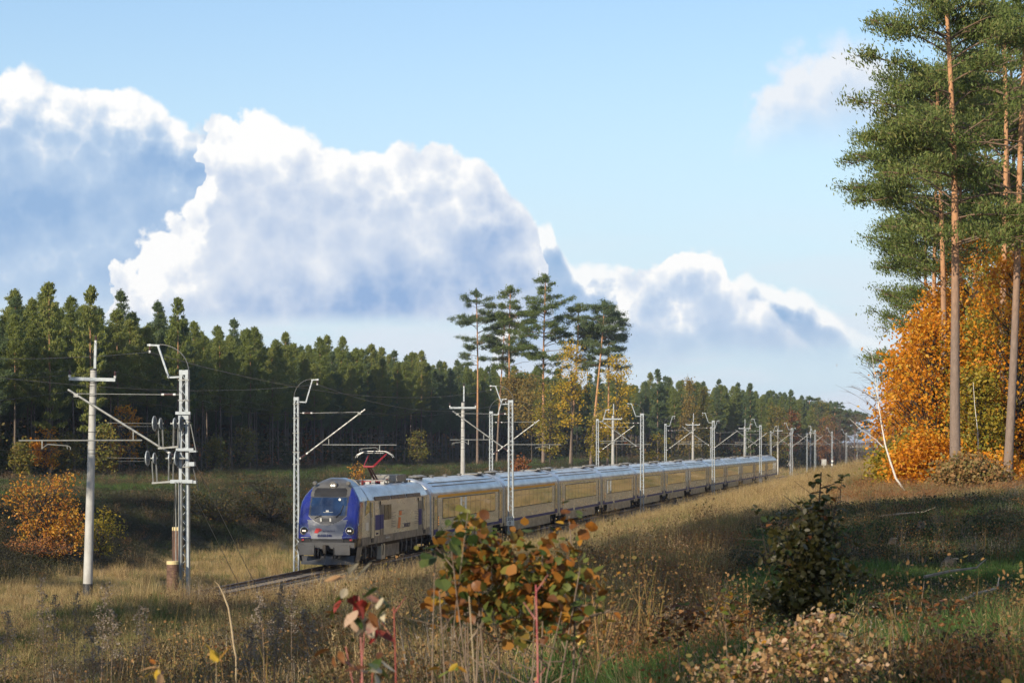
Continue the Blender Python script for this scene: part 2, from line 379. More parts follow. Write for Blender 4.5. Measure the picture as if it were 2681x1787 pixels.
# ground cover classes, shared by the ground's colour and by what grows on it
def clearing(x, y):            # the felled strip on the rise beside the pines
    px = CX + FPX * x / np.maximum(y, 1)
    n = vnoise(x, y, 8, 21)
    return np.clip((px - 1820 - (y - 40) * 3) / 160 + (n - .5) * 1.6, 0, 1) * np.clip((84 - y) / 10 + (n - .5), 0, 1) * np.clip((y - 22) / 6, 0, 1)
def cover_colour(x, y):
    o = off_of(x, y); n = vnoise(x, y, 11, 3)[:, None]; n2 = vnoise(x, y, 3.5, 31)[:, None]
    straw = np.array([.20, .145, .075]); olive = np.array([.10, .10, .035]); brown = np.array([.07, .05, .028]); dark = np.array([.032, .028, .016]); green = np.array([.055, .085, .022])
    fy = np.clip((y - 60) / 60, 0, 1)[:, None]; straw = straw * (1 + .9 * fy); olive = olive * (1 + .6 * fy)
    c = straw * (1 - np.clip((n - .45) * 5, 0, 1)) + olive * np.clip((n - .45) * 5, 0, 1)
    def mixin(c, w, t): w = np.clip(w, 0, 1); w = w[:, None] if w.ndim == 1 else w; return c * (1 - w) + t * w
    c = mixin(c, np.clip((40 - y) / 8, 0, 1) * (o > 4), brown * .9)
    c = mixin(c, clearing(x, y), dark * 1.4)
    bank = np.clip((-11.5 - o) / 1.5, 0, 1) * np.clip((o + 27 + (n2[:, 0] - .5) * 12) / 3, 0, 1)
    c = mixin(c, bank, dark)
    shelf = np.clip((-26 - o) / 3, 0, 1); c = mixin(c, shelf, green * (.5 + n2 * .6))
    c = mixin(c, np.clip((-50 - o) / 6, 0, 1), brown * .7)
    c = mixin(c, np.clip((3.9 - np.abs(o)) / .6, 0, 1), np.array([.075, .06, .045]))
    c = mixin(c, np.clip((o - 31) / 5, 0, 1), brown)
    return c
def build_ground():
    offs = np.concatenate([[-2600, -1200, -500, -250], np.arange(-170, -60, 10), np.arange(-60, -24, 3), np.arange(-24, -3, .7), np.arange(-3, 3.1, 1), np.arange(3.6, 40, .7), np.arange(42, 80, 4), [100, 150, 250, 500, 1200, 2600]])
    ys = np.concatenate([[-2000, -600, -200, -100, -60], np.arange(-45, 8, 4), np.arange(8, 60, .8), np.arange(60, 170, 1.4), np.arange(170, 420, 4), np.arange(420, 950, 14), [1000, 1200, 1600, 2500, 4000, 9000]])
    O, Y = np.meshgrid(offs, ys); X = xc(Y) + O / math.cos(TH)
    Z = height(X.ravel(), Y.ravel()).reshape(X.shape)
    V = np.stack([X, Y, Z], -1).reshape(-1, 3); nx = len(offs); ny = len(ys)
    i = np.arange(nx - 1)[None, :] + nx * np.arange(ny - 1)[:, None]
    F = np.stack([i, i + 1, i + nx + 1, i + nx], -1).reshape(-1, 4)
    me = np_mesh('ground', V, F, [ground_material()], smooth=True)
    ca = me.color_attributes.new('cover', 'FLOAT_COLOR', 'POINT')
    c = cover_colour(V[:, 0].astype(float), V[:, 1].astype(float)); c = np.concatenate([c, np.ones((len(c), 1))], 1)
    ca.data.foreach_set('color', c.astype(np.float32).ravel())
    o = link('ground', me); tag(o, 'rolling meadow ground rising from the railway cutting to the woods', kind='structure')
build_ground()

# ------------------------------------------------------------------ track
M_rail = worn('rail_steel', (.16, .10, .07), (.09, .06, .045), .5, .6, 3)
M_ballast = worn('ballast_stone', (.10, .085, .07), (.045, .036, .03), .95, 0, 9, bump=1.0)
M_sleeper = worn('concrete_sleeper', (.15, .13, .11), (.08, .065, .05), .9, 0, 5)
def build_track():
    root = empty('railway_track'); tag(root, 'single electrified railway track curving gently towards the far woods', kind='structure')
    ss_ = list(np.arange(-150, 900, 6.0))
    prof = [(-3.1, -.85), (-1.75, -.24), (1.75, -.24), (3.1, -.85)]
    V = []; F = []
    for s in ss_:
        for o, z in prof: x, y = track(s, o); V.append((x, y, z))
    for i in range(len(ss_) - 1):
        for j in range(3): F.append((i * 4 + j, i * 4 + j + 1, i * 4 + j + 5, i * 4 + j + 4))
    b = link('ballast_bed', np_mesh('ballast_bed', V, F, [M_ballast]), None, root); b['kind'] = 'structure'
    rp = [(-.07, -.17), (.07, -.17), (.07, -.15), (.02, -.13), (.02, -.05), (.036, -.04), (.036, 0), (-.036, 0), (-.036, -.04), (-.02, -.05), (-.02, -.13), (-.07, -.15)]
    for side in (-.754, .754):
        V = []; F = []; n = len(rp)
        for s in ss_:
            for o, z in rp: x, y = track(s, side + o); V.append((x, y, z))
        for i in range(len(ss_) - 1):
            for j in range(n): F.append((i * n + j, i * n + (j + 1) % n, (i + 1) * n + (j + 1) % n, (i + 1) * n + j))
        link('rail', np_mesh('rail', V, F, [M_rail]), None, root)
    mb = MB().prism([(-.13, -.235), (.13, -.235), (.10, -.165), (-.10, -.165)], -1.3, 1.3, 'YZ'); me = mb.mesh('sleeper', M_sleeper)
    for i in range(290):
        s = -62 + i * .62
        if s > -19 and i % 1 == 0 and s < 0: pass
        x, y = track(s); o = link('sleeper', me, None, root, loc=(x, y, 0), rot=(0, 0, -heading(s)))
    mb = MB()
    for i in range(300, 1180):
        s = -62 + i * .62; x, y = track(s); mb.box((x, y, -.20), (2.6, .26, .06), rz=-heading(s))
    o = mb.build('far_sleepers', M_sleeper, root); o['kind'] = 'stuff'
    # loose stones along the shoulders
    rng = np.random.default_rng(4); n = 9000; s = rng.uniform(-62, 70, n); o_ = rng.uniform(-3.0, 3.0, n); V = []
    P = np.array([(*track(a, b_), np.interp(abs(b_), [1.75, 3.1], [-.24, -.85]) + .01) for a, b_ in zip(s, o_)])
    r = rng.uniform(.025, .055, n)[:, None]
    base = np.array([(1, 0, 0), (-.5, .87, 0), (-.5, -.87, 0), (0, 0, 1.1)]); ang = rng.uniform(0, 6.28, n)
    ca, sa = np.cos(ang)[:, None], np.sin(ang)[:, None]
    V = np.stack([np.stack([P[:, 0] + r[:, 0] * (b_[0] * ca - b_[1] * sa)[:, 0], P[:, 1] + r[:, 0] * (b_[0] * sa + b_[1] * ca)[:, 0], P[:, 2] + r[:, 0] * b_[2]], -1) for b_ in base], 1).reshape(-1, 3)
    q = np.arange(n)[:, None] * 4; F = np.concatenate([q + [0, 1, 3], q + [1, 2, 3], q + [2, 0, 3]])
    o = link('ballast_stones', np_mesh('ballast_stones', V, F, [M_ballast]), None, root); o['kind'] = 'stuff'
build_track()

# ------------------------------------------------------------------ grass and ground cover
def blades(n, rng, h, spread, width, lean=.35, curve=.4, seed_head=0.0, clump=0.6):
    """n curved blades as 2-segment strips: (V, F3)"""
    a = rng.uniform(0, 2 * PI, n); rr = spread * np.sqrt(rng.uniform(0, 1, n)); bx, by = rr * np.cos(a), rr * np.sin(a)
    hh = h * rng.uniform(.45, 1.0, n); d = rng.uniform(0, 2 * PI, n); ln = rng.normal(0, lean, n)
    ld = np.stack([np.cos(d), np.sin(d)], -1) * ln[:, None] * hh[:, None] + np.stack([bx, by], -1) * clump
    w = width * rng.uniform(.6, 1.3, n); fa = rng.uniform(0, PI, n); wx, wy = np.cos(fa) * w, np.sin(fa) * w
    V = np.zeros((n, 5, 3)); 
    for k, (t, ww) in enumerate(((0, 1.0), (.55, .8))):
        cx_ = bx + ld[:, 0] * t ** (1 + curve); cy_ = by + ld[:, 1] * t ** (1 + curve); cz = hh * (t - .12 * t * t)
        V[:, 2 * k] = np.stack([cx_ - wx * ww, cy_ - wy * ww, cz], -1); V[:, 2 * k + 1] = np.stack([cx_ + wx * ww, cy_ + wy * ww, cz], -1)
    V[:, 4] = np.stack([bx + ld[:, 0] * 1.15, by + ld[:, 1] * 1.15, hh * (1 - .25 * np.abs(ln))], -1)
    b = np.arange(n)[:, None] * 5
    F = np.concatenate([b + [0, 1, 3], b + [0, 3, 2], b + [2, 3, 4]])
    V = V.reshape(-1, 3)
    if seed_head:
        k = int(n * seed_head); tip = V.reshape(n, 5, 3)[:k, 4]; V2 = []
        for j in range(5):
            u = rng.normal(0, 1, (k, 3)); u /= np.linalg.norm(u, axis=1)[:, None]; u[:, 2] = np.abs(u[:, 2]) * .8 + .4
            c = tip - np.array([0, 0, .035 * j]) ; s_ = .022
            sd_ = np.cross(u, rng.normal(0, 1, (k, 3))); sd_ /= np.linalg.norm(sd_, axis=1)[:, None] + 1e-6
            V2.append(np.stack([c - sd_ * .004, c + sd_ * .004, c + u * .028], 1))
        V2 = np.concatenate(V2).reshape(-1, 3); F2 = np.arange(len(V2)).reshape(-1, 3) + len(V)
        V = np.concatenate([V, V2]); F = np.concatenate([F, F2])
    return V, F
def leafbits(n, rng, spread, h, size):
    P = np.stack([rng.normal(0, spread * .5, n), rng.normal(0, spread * .5, n), h * rng.uniform(.05, 1, n)], -1)
    return leafgon(P, size, .75, rng)
def quads(P, size, aspect, rng, up=.0, dirs=None):
    n = len(P); nn = rng.normal(0, 1, (n, 3)); nn[:, 2] += up; nn /= np.linalg.norm(nn, axis=1)[:, None] + 1e-9
    dd = rng.normal(0, 1, (n, 3)) if dirs is None else dirs + rng.normal(0, .35, (n, 3))
    dd -= nn * (dd * nn).sum(1)[:, None]; dd /= np.linalg.norm(dd, axis=1)[:, None] + 1e-9
    ww = np.cross(nn, dd); s = (size * rng.uniform(.6, 1.35, n))[:, None]
    V = np.stack([P - dd * s * .5, P + ww * s * aspect * .5, P + dd * s * .5, P - ww * s * aspect * .5], 1).reshape(-1, 3)
    return V, np.arange(n * 4).reshape(-1, 4)
def leafgon(P, size, aspect, rng, up=.3):
    """small folded leaves: base, two shoulders a side, tip"""
    n = len(P); nn = rng.normal(0, 1, (n, 3)); nn[:, 2] += up; nn /= np.linalg.norm(nn, axis=1)[:, None] + 1e-9
    dd = rng.normal(0, 1, (n, 3)); dd -= nn * (dd * nn).sum(1)[:, None]; dd /= np.linalg.norm(dd, axis=1)[:, None] + 1e-9
    ww = np.cross(nn, dd); s = (size * rng.uniform(.45, 1.3, n))[:, None]; a = aspect * rng.uniform(.7, 1.2, n)[:, None]; cu = rng.normal(0, .22, n)[:, None]; fo = rng.uniform(.05, .35, n)[:, None]
    def pt(t, w): return P + dd * s * t + ww * s * w * a + nn * s * (cu * t * t + fo * abs(w))
    V = np.stack([pt(0, 0), pt(.28, .42), pt(.68, .36), pt(1.0, 0), pt(.62, -.40), pt(.24, -.38)], 1).reshape(-1, 3)
    b = np.arange(n)[:, None] * 6
    return V, np.concatenate([b + [0, 1, 2, 3], b + [0, 3, 4, 5]])
def tri(F): return np.concatenate([F[:, [0, 1, 2]], F[:, [0, 2, 3]]]) if F.shape[1] == 4 else F
SRC = {}
def source(name, parts, mat):
    V = []; F = []; b = 0
    for v, f in parts: V.append(v); F.append(tri(f) + b); b += len(v)
    me = np_mesh(name, np.concatenate(V), np.concatenate(F), [mat]); o = bpy.data.objects.new(name, me)
    c = bpy.data.collections.new(name); c.objects.link(o); return o
def scatter(name, objs, P, rz, sc, idx, label, tiltv=None):
    """one stuff object: instances of the given meshes on a cloud of points"""
    col = bpy.data.collections.new(name + '_kinds')
    for i, o in enumerate(objs):
        o.name = '%s_%02d' % (name, i); col.objects.link(o)
    me = bpy.data.meshes.new(name); me.vertices.add(len(P)); me.vertices.foreach_set('co', np.asarray(P, np.float32).ravel())
    rot = np.zeros((len(P), 3), np.float32); rot[:, 2] = rz
    if tiltv is not None: rot[:, :2] = tiltv
    a = me.attributes.new('rot', 'FLOAT_VECTOR', 'POINT'); a.data.foreach_set('vector', rot.ravel())
    a = me.attributes.new('scl', 'FLOAT', 'POINT'); a.data.foreach_set('value', np.asarray(sc, np.float32))
    a = me.attributes.new('kind_index', 'INT', 'POINT'); a.data.foreach_set('value', np.asarray(idx, np.int32))
    ob = bpy.data.objects.new(name, me); COL.objects.link(ob)
    g = bpy.data.node_groups.new(name, 'GeometryNodeTree')
    g.interface.new_socket('Geometry', in_out='INPUT', socket_type='NodeSocketGeometry'); g.interface.new_socket('Geometry', in_out='OUTPUT', socket_type='NodeSocketGeometry')
    gi = g.nodes.new('NodeGroupInput'); go = g.nodes.new('NodeGroupOutput'); ip = g.nodes.new('GeometryNodeInstanceOnPoints')
    ci = g.nodes.new('GeometryNodeCollectionInfo'); ci.inputs['Collection'].default_value = col
    ci.inputs['Separate Children'].default_value = True; ci.inputs['Reset Children'].default_value = True
    def na(nm, t):
        q = g.nodes.new('GeometryNodeInputNamedAttribute'); q.data_type = t; q.inputs['Name'].default_value = nm
        return next(s for s in q.outputs if s.name == 'Attribute' and s.enabled)
    L = g.links.new
    L(gi.outputs[0], ip.inputs['Points']); L(ci.outputs[0], ip.inputs['Instance']); ip.inputs['Pick Instance'].default_value = True
    L(na('kind_index', 'INT'), ip.inputs['Instance Index']); L(na('rot', 'FLOAT_VECTOR'), ip.inputs['Rotation']); L(na('scl', 'FLOAT'), ip.inputs['Scale'])
    L(ip.outputs[0], go.inputs[0])
    ob.modifiers.new('scatter', 'NODES').node_group = g
    tag(ob, label, kind='stuff'); return ob

def build_grass():
    rg = np.random.default_rng(11)
    S = {}
    S['straw'] = [source('g', [blades(55, rg, .42, .20, .0035)], M_straw) for _ in range(3)]
    S['tall'] = [source('g', [blades(28, rg, .75, .22, .0032, lean=.25, seed_head=.7)], M_straw) for _ in range(3)]
    S['green'] = [source('g', [blades(60, rg, .34, .20, .0048, lean=.45)], M_green) for _ in range(3)]
    S['lush'] = [source('g', [blades(55, rg, .42, .16, .0065, lean=.6, curve=.9)], M_lush) for _ in range(2)]
    S['brown'] = [source('g', [blades(24, rg, .50, .20, .004), leafbits(90, rg, .26, .45, .028)], M_brown) for _ in range(3)]
    S['grey'] = [source('g', [blades(16, rg, .60, .18, .004, lean=.2), leafbits(120, rg, .22, .55, .016)], M_grey) for _ in range(2)]
    S['dark'] = [source('g', [blades(14, rg, .35, .3, .006), leafbits(170, rg, .45, .34, .042)], M_dark) for _ in range(3)]
    S['moss'] = [source('g', [leafbits(140, rg, .40, .16, .05), blades(20, rg, .2, .3, .006)], M_moss) for _ in range(2)]
    S['rust'] = [source('g', [leafbits(150, rg, .34, .34, .036), blades(10, rg, .4, .2, .005)], M_rust) for _ in range(2)]
    S['weed'] = [source('g', [blades(9, rg, .95, .16, .005, lean=.25), leafbits(80, rg, .24, .85, .030)], M_tawny) for _ in range(3)]
    S['tuss'] = [source('g', [blades(160, rg, .55, .30, .004, lean=.6, curve=1.0)], M_straw) for _ in range(2)]
    S['arch'] = [source('g', [blades(70, rg, .62, .12, .0035, lean=.9, curve=1.4)], M_straw) for _ in range(2)]
    order = list(S); objs = [o for k in order for o in S[k]]; start = {}; q = 0
    for k in order: start[k] = (q, len(S[k])); q += len(S[k])
    def pick(kinds, probs, n):
        c = rg.random(n); cum = np.cumsum(probs / np.sum(probs)); ki = np.searchsorted(cum, c)
        st = np.array([start[k][0] for k in kinds]); ct = np.array([start[k][1] for k in kinds])
        return st[ki] + (rg.random(n) * ct[ki]).astype(int)
    bands = [(9, 16, 34, .8, 'foreground_grass'), (16, 26, 24, .8, 'foreground_grass'), (26, 45, 15, .82, 'meadow_grass'), (45, 75, 9, .9, 'meadow_grass'), (75, 130, 5.5, 1.0, 'meadow_grass'),
             (130, 230, 2.6, 1.25, 'far_grass'), (230, 480, .75, 1.8, 'far_grass'), (480, 760, .2, 2.6, 'far_grass')]
    acc = {}
    for (a, b, dens, scl, nm) in bands:
        m = .19; pad = 1.5; n = int(dens * ((b - a) * ((a + b) * m + 2 * pad)))
        y = a + (b - a) * rg.random(n * 2); keep = rg.random(n * 2) < (y * m * 2 + 2 * pad) / (b * m * 2 + 2 * pad); y = y[keep][:n]; n = len(y)
        x = rg.uniform(-1, 1, n) * (y * m + pad)
        o = off_of(x, y)
        ok = (np.abs(o) > 3.4) & (o > -52) & (o < 60); x, y, o = x[ok], y[ok], o[ok]; n = len(x)
        z = height(x, y)
        n1 = vnoise(x, y, 7, 3); n2 = vnoise(x, y, 2.5, 41); cl = clearing(x, y)
        idx = pick(['straw', 'tall', 'green', 'brown'], np.array([.50, .10, .27, .13]), n)
        def over(mask, kinds, probs):
            k = int(mask.sum())
            if k: idx[mask] = pick(kinds, np.array(probs), k)
        over((o > 3) & (n1 > .60) & (y > 30), ['green', 'straw', 'brown'], [.45, .4, .15]); over((o > 3) & (y > 95) & (n1 <= .62), ['straw', 'tall', 'brown'], [.8, .14, .06])
        over((o > 3) & (n1 < .38) & (y > 30), ['straw', 'tall', 'brown', 'grey'], [.5, .2, .25, .05])
        fg = (o > 6) & (y < 34 + 8 * (n2 - .5))
        over(fg, ['straw', 'green', 'brown', 'grey', 'tall', 'arch', 'rust', 'weed', 'tuss'], [.14, .30, .20, .07, .07, .06, .05, .09, .03])
        over(fg & (n1 < .45), ['green', 'brown', 'rust', 'dark', 'weed'], [.34, .26, .1, .16, .14])
        px = CX + FPX * x / y
        over(fg & (n2 > .56) & (px < 1100), ['grey', 'brown', 'green'], [.45, .3, .25])
        over((y < 25) & (px > 1380) & (n2 > .33), ['lush', 'green', 'straw'], [.75, .15, .1]); over((y < 60) & (y > 20) & (px > 1500) & (px < 2000) & (n2 > .45), ['brown', 'rust', 'weed', 'green'], [.4, .2, .2, .2])
        over((y < 24) & (n1 > .6) & (px < 1400), ['arch', 'straw', 'green'], [.5, .3, .2])
        over((cl > .45), ['dark', 'moss', 'rust', 'green', 'grey', 'weed'], [.36, .24, .10, .16, .08, .06]); over((cl > .45) & (n2 > .60), ['lush', 'moss', 'green'], [.3, .4, .3])
        over((y > 84) & (y < 118) & (o > 25), ['rust', 'brown', 'straw', 'green'], [.4, .2, .2, .2])
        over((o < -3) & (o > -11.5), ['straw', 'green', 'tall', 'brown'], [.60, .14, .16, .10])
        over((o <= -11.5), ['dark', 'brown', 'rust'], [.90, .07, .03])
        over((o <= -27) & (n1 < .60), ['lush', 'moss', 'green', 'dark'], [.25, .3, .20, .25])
        over((o <= -27) & (n1 >= .60), ['brown', 'dark', 'green'], [.4, .4, .2]); over((o < -46), ['brown', 'dark', 'grey'], [.45, .45, .1])
        sc = scl * rg.uniform(.55, 1.25, n) * (.6 + .8 * vnoise(x, y, 4.0, 77)); sc[(o > 3) & (o < 6)] *= .6; sc *= np.where(cl > .45, .85, 1)
        A = acc.setdefault(nm, [[], [], []]); A[0].append(np.stack([x, y, z - .02], -1)); A[1].append(sc); A[2].append(idx)
    labels = {'foreground_grass': 'mixed straw, green grass and dry weeds in the nearest foreground', 'meadow_grass': 'dry straw coloured meadow grass on the slope beside the track', 'far_grass': 'distant dry grass along the railway and below the woods'}
    for nm, A in acc.items():
        P = np.concatenate(A[0]); n = len(P); cp = [bpy.data.objects.new('x', o.data) for o in objs]
        scatter(nm, cp, P, rg.uniform(0, 6.28, n), np.concatenate(A[1]), np.concatenate(A[2]), labels[nm], rg.normal(0, .08, (n, 2)))
        print(nm, n)
build_grass()
# ------------------------------------------------------------------ train
M_silver = worn('silver_roof_paint', (.52, .53, .54), (.38, .38, .37), .42, .12, 1.3, coat=.3, stretch=(1.5, .35, 1))
M_roof_end = worn('pale_roof_end', (.52, .56, .62), (.38, .40, .42), .35, .2, 2, coat=.3)
M_wall = worn('pale_grey_paint', (.62, .60, .54), (.46, .43, .37), .30, .0, 1.6, coat=.25, stretch=(1, .25, 1.6))
M_skirt = worn('dusty_grey_skirt', (.36, .34, .30), (.24, .21, .17), .45, .0, 2.2, coat=.1, stretch=(1, .3, 1))
M_white = bsdf('white_end_paint', (.62, .64, .66), .3, coat=.4)
M_blue = worn('deep_blue_paint', (.012, .020, .19), (.010, .016, .14), .26, .0, 2, coat=.7)
M_bluestripe = bsdf('blue_stripe_paint', (.02, .032, .20), .5, spec=.15)
M_orange = bsdf('orange_stripe_paint', (.92, .42, .02), .5, spec=.2)
M_yellow = bsdf('pale_yellow_stripe', (.52, .50, .20), .35, coat=.4)
M_glass = bsdf('dark_window_glass', (.012, .015, .014), .03, spec=.9, coat=1.0)
M_glass.node_tree.nodes['Principled BSDF'].inputs['IOR'].default_value = 2.3
M_screen = bsdf('windscreen_glass', (.010, .028, .075), .04, spec=.8, coat=1.0)
M_black = bsdf('black_rubber', (.012, .012, .013), .6)
M_char = worn('charcoal_paint', (.045, .047, .052), (.028, .028, .030), .42, .0, 3, coat=.2)
M_cowl = worn('dark_grey_cowl_paint', (.115, .112, .105), (.075, .072, .066), .38, .1, 2, coat=.3)
M_face = bsdf('silver_front_paint', (.17, .18, .21), .55, .1, coat=.08)
M_under = worn('brake_dusted_underframe', (.030, .024, .019), (.05, .038, .028), .85, .1, 5)
M_cream = worn('cream_side_paint', (.62, .59, .50), (.48, .44, .35), .34, .0, 1.2, coat=.2, stretch=(1, .25, 1.5))
M_greyband = worn('grey_lower_band', (.22, .215, .20), (.14, .13, .115), .5, 0, 2.2)
M_red = bsdf('red_paint', (.26, .012, .018), .4, coat=.3)
M_redins = bsdf('brown_red_insulator', (.16, .025, .02), .35, coat=.5)
M_steelg = bsdf('dull_bare_metal', (.30, .30, .29), .45, .7)
M_lamp = bsdf('headlamp_glow', (.9, .85, .75), .2, emit=(1, .84, .66), estr=1.0)
M_chrome = bsdf('bright_steel', (.7, .7, .7), .18, 1.0)
M_signw = bsdf('white_sign', (.80, .78, .70), .5)
M_print = bsdf('black_print', (.012, .012, .012), .6)
M_logo_or = bsdf('orange_print', (.75, .17, .04), .4)
M_logo_red = bsdf('red_print', (.60, .03, .03), .4)
M_navy = bsdf('navy_print', (.02, .03, .12), .5, spec=.15)
M_bogie = worn('dark_bogie_steel', (.022, .019, .016), (.045, .034, .025), .8, .1, 6)

def text(body, size, mat, parent, loc, rot, align='LEFT', ext=.004, xs=1.0, name='lettering', shear=0.0, bold=0.0):
    cu = bpy.data.curves.new(name, 'FONT'); cu.body = body; cu.size = size; cu.extrude = ext; cu.align_x = align; cu.align_y = 'CENTER'
    cu.shear = shear; cu.offset = bold; cu.resolution_u = 3; cu.materials.append(mat)
    t_ = bpy.data.objects.new('tmp_text', cu); COL.objects.link(t_); bpy.context.view_layer.update()
    me = bpy.data.meshes.new_from_object(t_.evaluated_get(bpy.context.evaluated_depsgraph_get())); me.name = name
    bpy.data.objects.remove(t_)
    o = bpy.data.objects.new(name, me); COL.objects.link(o); o.parent = parent; o.location = loc; o.rotation_euler = rot; o.scale = (xs, 1, 1)
    return o
SIDE_R = (rad(90), 0, rad(90))

def wheelset_meshes():
    w = MB().lathe([(.10, -.07), (.45, -.07), (.46, -.03), (.455, .045), (.49, .05), (.49, .07), (.40, .07), (.38, .03), (.12, .03), (.10, .09)], n=20, axis='X')
    return w.mesh('wheel', M_bogie, True)
WHEEL = wheelset_meshes()
def bogie(parent, y, wb=2.5):
    mb = MB()
    for sx in (-1, 1):
        mb.box((sx * 1.05, y, .62), (.16, wb + 1.0, .16)); mb.box((sx * 1.05, y, .50), (.18, .9, .22))
        for dy in (-wb / 2, wb / 2):
            mb.box((sx * 1.10, y + dy, .46), (.20, .42, .30)); mb.cyl((sx * 1.12, y + dy - .32, .45), (sx * 1.12, y + dy - .32, .85), .075, 8); mb.cyl((sx * 1.12, y + dy + .32, .45), (sx * 1.12, y + dy + .32, .85), .075, 8)
        mb.cyl((sx * 1.2, y - .35, .55), (sx * 1.2, y - .35, .98), .10, 8); mb.cyl((sx * 1.2, y + .35, .55), (sx * 1.2, y + .35, .98), .10, 8)
    mb.box((0, y, .60), (2.1, .5, .22))
    b = mb.build('bogie', M_bogie, parent)
    for dy in (-wb / 2, wb / 2):
        for sx in (-1, 1): link('wheel', WHEEL, None, b, loc=(sx * .76, y + dy, .46))
        MB().cyl((-.75, y + dy, .46), (.75, y + dy, .46), .08, 8).build('axle', M_bogie, b)
    return b
def strip(parent, name, mat, x, y0, y1, z0, z1, t=.006):
    return MB().box((x + math.copysign(t / 2, x), (y0 + y1) / 2, (z0 + z1) / 2), (t, y1 - y0, z1 - z0)).build(name, mat, parent)

ROOF = [(1.42, 3.08), (1.41, 3.16), (1.36, 3.30), (1.25, 3.46), (1.08, 3.62), (.86, 3.77), (.58, 3.90), (.30, 3.98), (0, 4.01)]
def loft(parent, name, mat, sections, closed=False, smooth=True, mats=None):
    """sections: list of (y, [(x,z),...]) all the same length"""
    n = len(sections[0][1]); V = [(x, y, z) for y, p in sections for x, z in p]; F = []
    for i in range(len(sections) - 1):
        for j in range(n if closed else n - 1): F.append((i * n + j, i * n + (j + 1) % n, (i + 1) * n + (j + 1) % n, (i + 1) * n + j))
    return MB().add(V, F).build(name, mat, parent, smooth)
def full_roof(p): return p + [(-x, z) for x, z in p[-2::-1]]
COACH_L = 26.05
def make_coach(kind):
    """kind: 'stripe' with orange cantrail stripe, 'plain' or 'van'"""
    root = empty('passenger_coach'); L = COACH_L
    rf = full_roof(ROOF)
    def scaled(k, dz): return [(x * k, 3.08 + (z - 3.08) * k + dz) for x, z in rf]
    loft(root, 'roof', M_silver, [(.85, rf), (L - .85, rf)])
    for y0, y1, y2 in ((0.0, .30, .85), (L, L - .30, L - .85)):
        loft(root, 'roof_end', M_roof_end, [(y0, scaled(.955, -.02)), (y1, scaled(.995, .012)), (y2, scaled(1.0, .012))])
    # roof seams
    mb = MB()
    for x, z in ((1.16, 3.575), (.93, 3.745), (-1.16, 3.575)):
        mb.box((x, L / 2, z), (.02, L - 3.4, .035))
    mb.build('roof_seam', M_char, root)
    for sx in (-1, 1):
        side = MB(); x = 1.42 * sx
        side.box((x - sx * .03, L / 2, 2.015), (.06, L - .10, 2.13)); side.box((x - sx * .03, L / 2, .905), (.06, L - .10, .09))
        side.build('side_wall', M_wall, root)
        MB().prism([(3.9, .28), (L - 4.4, .28), (L - 4.4, .86), (3.9, .86)], x - sx * .05, x - sx * .002, 'YZ').build('skirt', M_skirt, root)
        for a, b in ((0.1, 1.2), (L - 1.2, L - .1)): MB().box((x - sx * .03, (a + b) / 2, .78), (.05, b - a, .22)).build('skirt', M_skirt, root)
    for y in (0.02, L - .02):
        w = MB().prism([(1.38, .95), (1.38, 3.08)] + [(a * .95, 3.08 + (b - 3.08) * .95 - .02) for a, b in ROOF[1:]] + [(-a * .95, 3.08 + (b - 3.08) * .95 - .02) for a, b in ROOF[-2:0:-1]] + [(-1.38, 3.08), (-1.38, .95)], y - .03, y + .03)
        w.build('end_wall', M_white, root)
    for y in (-.10, L + .10): MB().box((0, y, 2.05), (1.25, .22, 2.3)).build('gangway_bellows', M_black, root)
    MB().box((0, L / 2, 1.0), (2.6, L - .6, .12)).box((0, L / 2, .72), (2.2, 9.5, .5)).build('underframe', M_under, root)
    bogie(root, 3.35); bogie(root, L - 3.35)
    X = 1.42
    # near side: doors, window band, stripes
    for a, b, sgn in ((.64, 1.94, 1), (L - 1.94, L - .64, -1)):
        dr = MB().box((X + .004, (a + b) / 2, 1.95), (.02, b - a, 2.10)).build('door', M_wall if kind != 'stripe' else worn('door_%s' % a, (.33, .30, .28), (.25, .22, .20), .3, coat=.4), root)
        MB().box((X + .016, (a + b) / 2, 2.28), (.01, .42, 1.15)).build('door_window', M_glass, dr)
        MB().box((X + .016, (a + b) / 2, 1.06), (.01, b - a - .06, .30)).build('door_blue_panel', M_bluestripe, dr)
        [MB().box((X + .010, q_, 1.95), (.022, .035, 2.14)).build('door_seal', M_black, dr) for q_ in (a, b)]
    n = 10; y0, y1 = 3.55, 22.6
    strip(root, 'window_band', M_greyband, X, y0 - .05, y1 + .05, 1.72, 2.90, .004)
    wl = (y1 - y0) / n; me = MB().box((0, 0, 0), (.012, wl - .09, 1.06)).mesh('window', M_glass)
    fr = MB()
    for sz in (-1, 1): fr.box((0, 0, sz * .545), (.016, wl - .05, .022))
    for sy in (-1, 1): fr.box((0, sy * (wl - .05) / 2, 0), (.016, .022, 1.11))
    fr.box((0, 0, .20), (.015, wl * .55, .02)); fr = fr.mesh('window_frame', M_black)
    for i in range(n):
        w = link('window', me, None, root, loc=(X + .008, y0 + wl * (i + .5), 2.31)); link('window_frame', fr, None, w)
        w['piece'] = 1; del w['piece']
    if kind == 'stripe': strip(root, 'cantrail_stripe_or_reflection', M_orange, X, 2.1, L - 2.0, 2.93, 3.075)
    else: strip(root, 'cantrail_stripe_or_reflection', M_yellow, X, 2.1, L - 2.0, 3.0, 3.06)  # yellow reflection of the trees painted as a strip; these coaches have no stripe
    if kind == 'van':
        strip(root, 'blue_stripe', M_bluestripe, X, 2.1, L - 2.05, .90, 1.02)
    else:
        strip(root, 'blue_stripe', M_bluestripe, X, 2.1, 8.1, .88, 1.06); strip(root, 'blue_stripe', M_bluestripe, X, 9.2, L - 2.05, .88, 1.06)
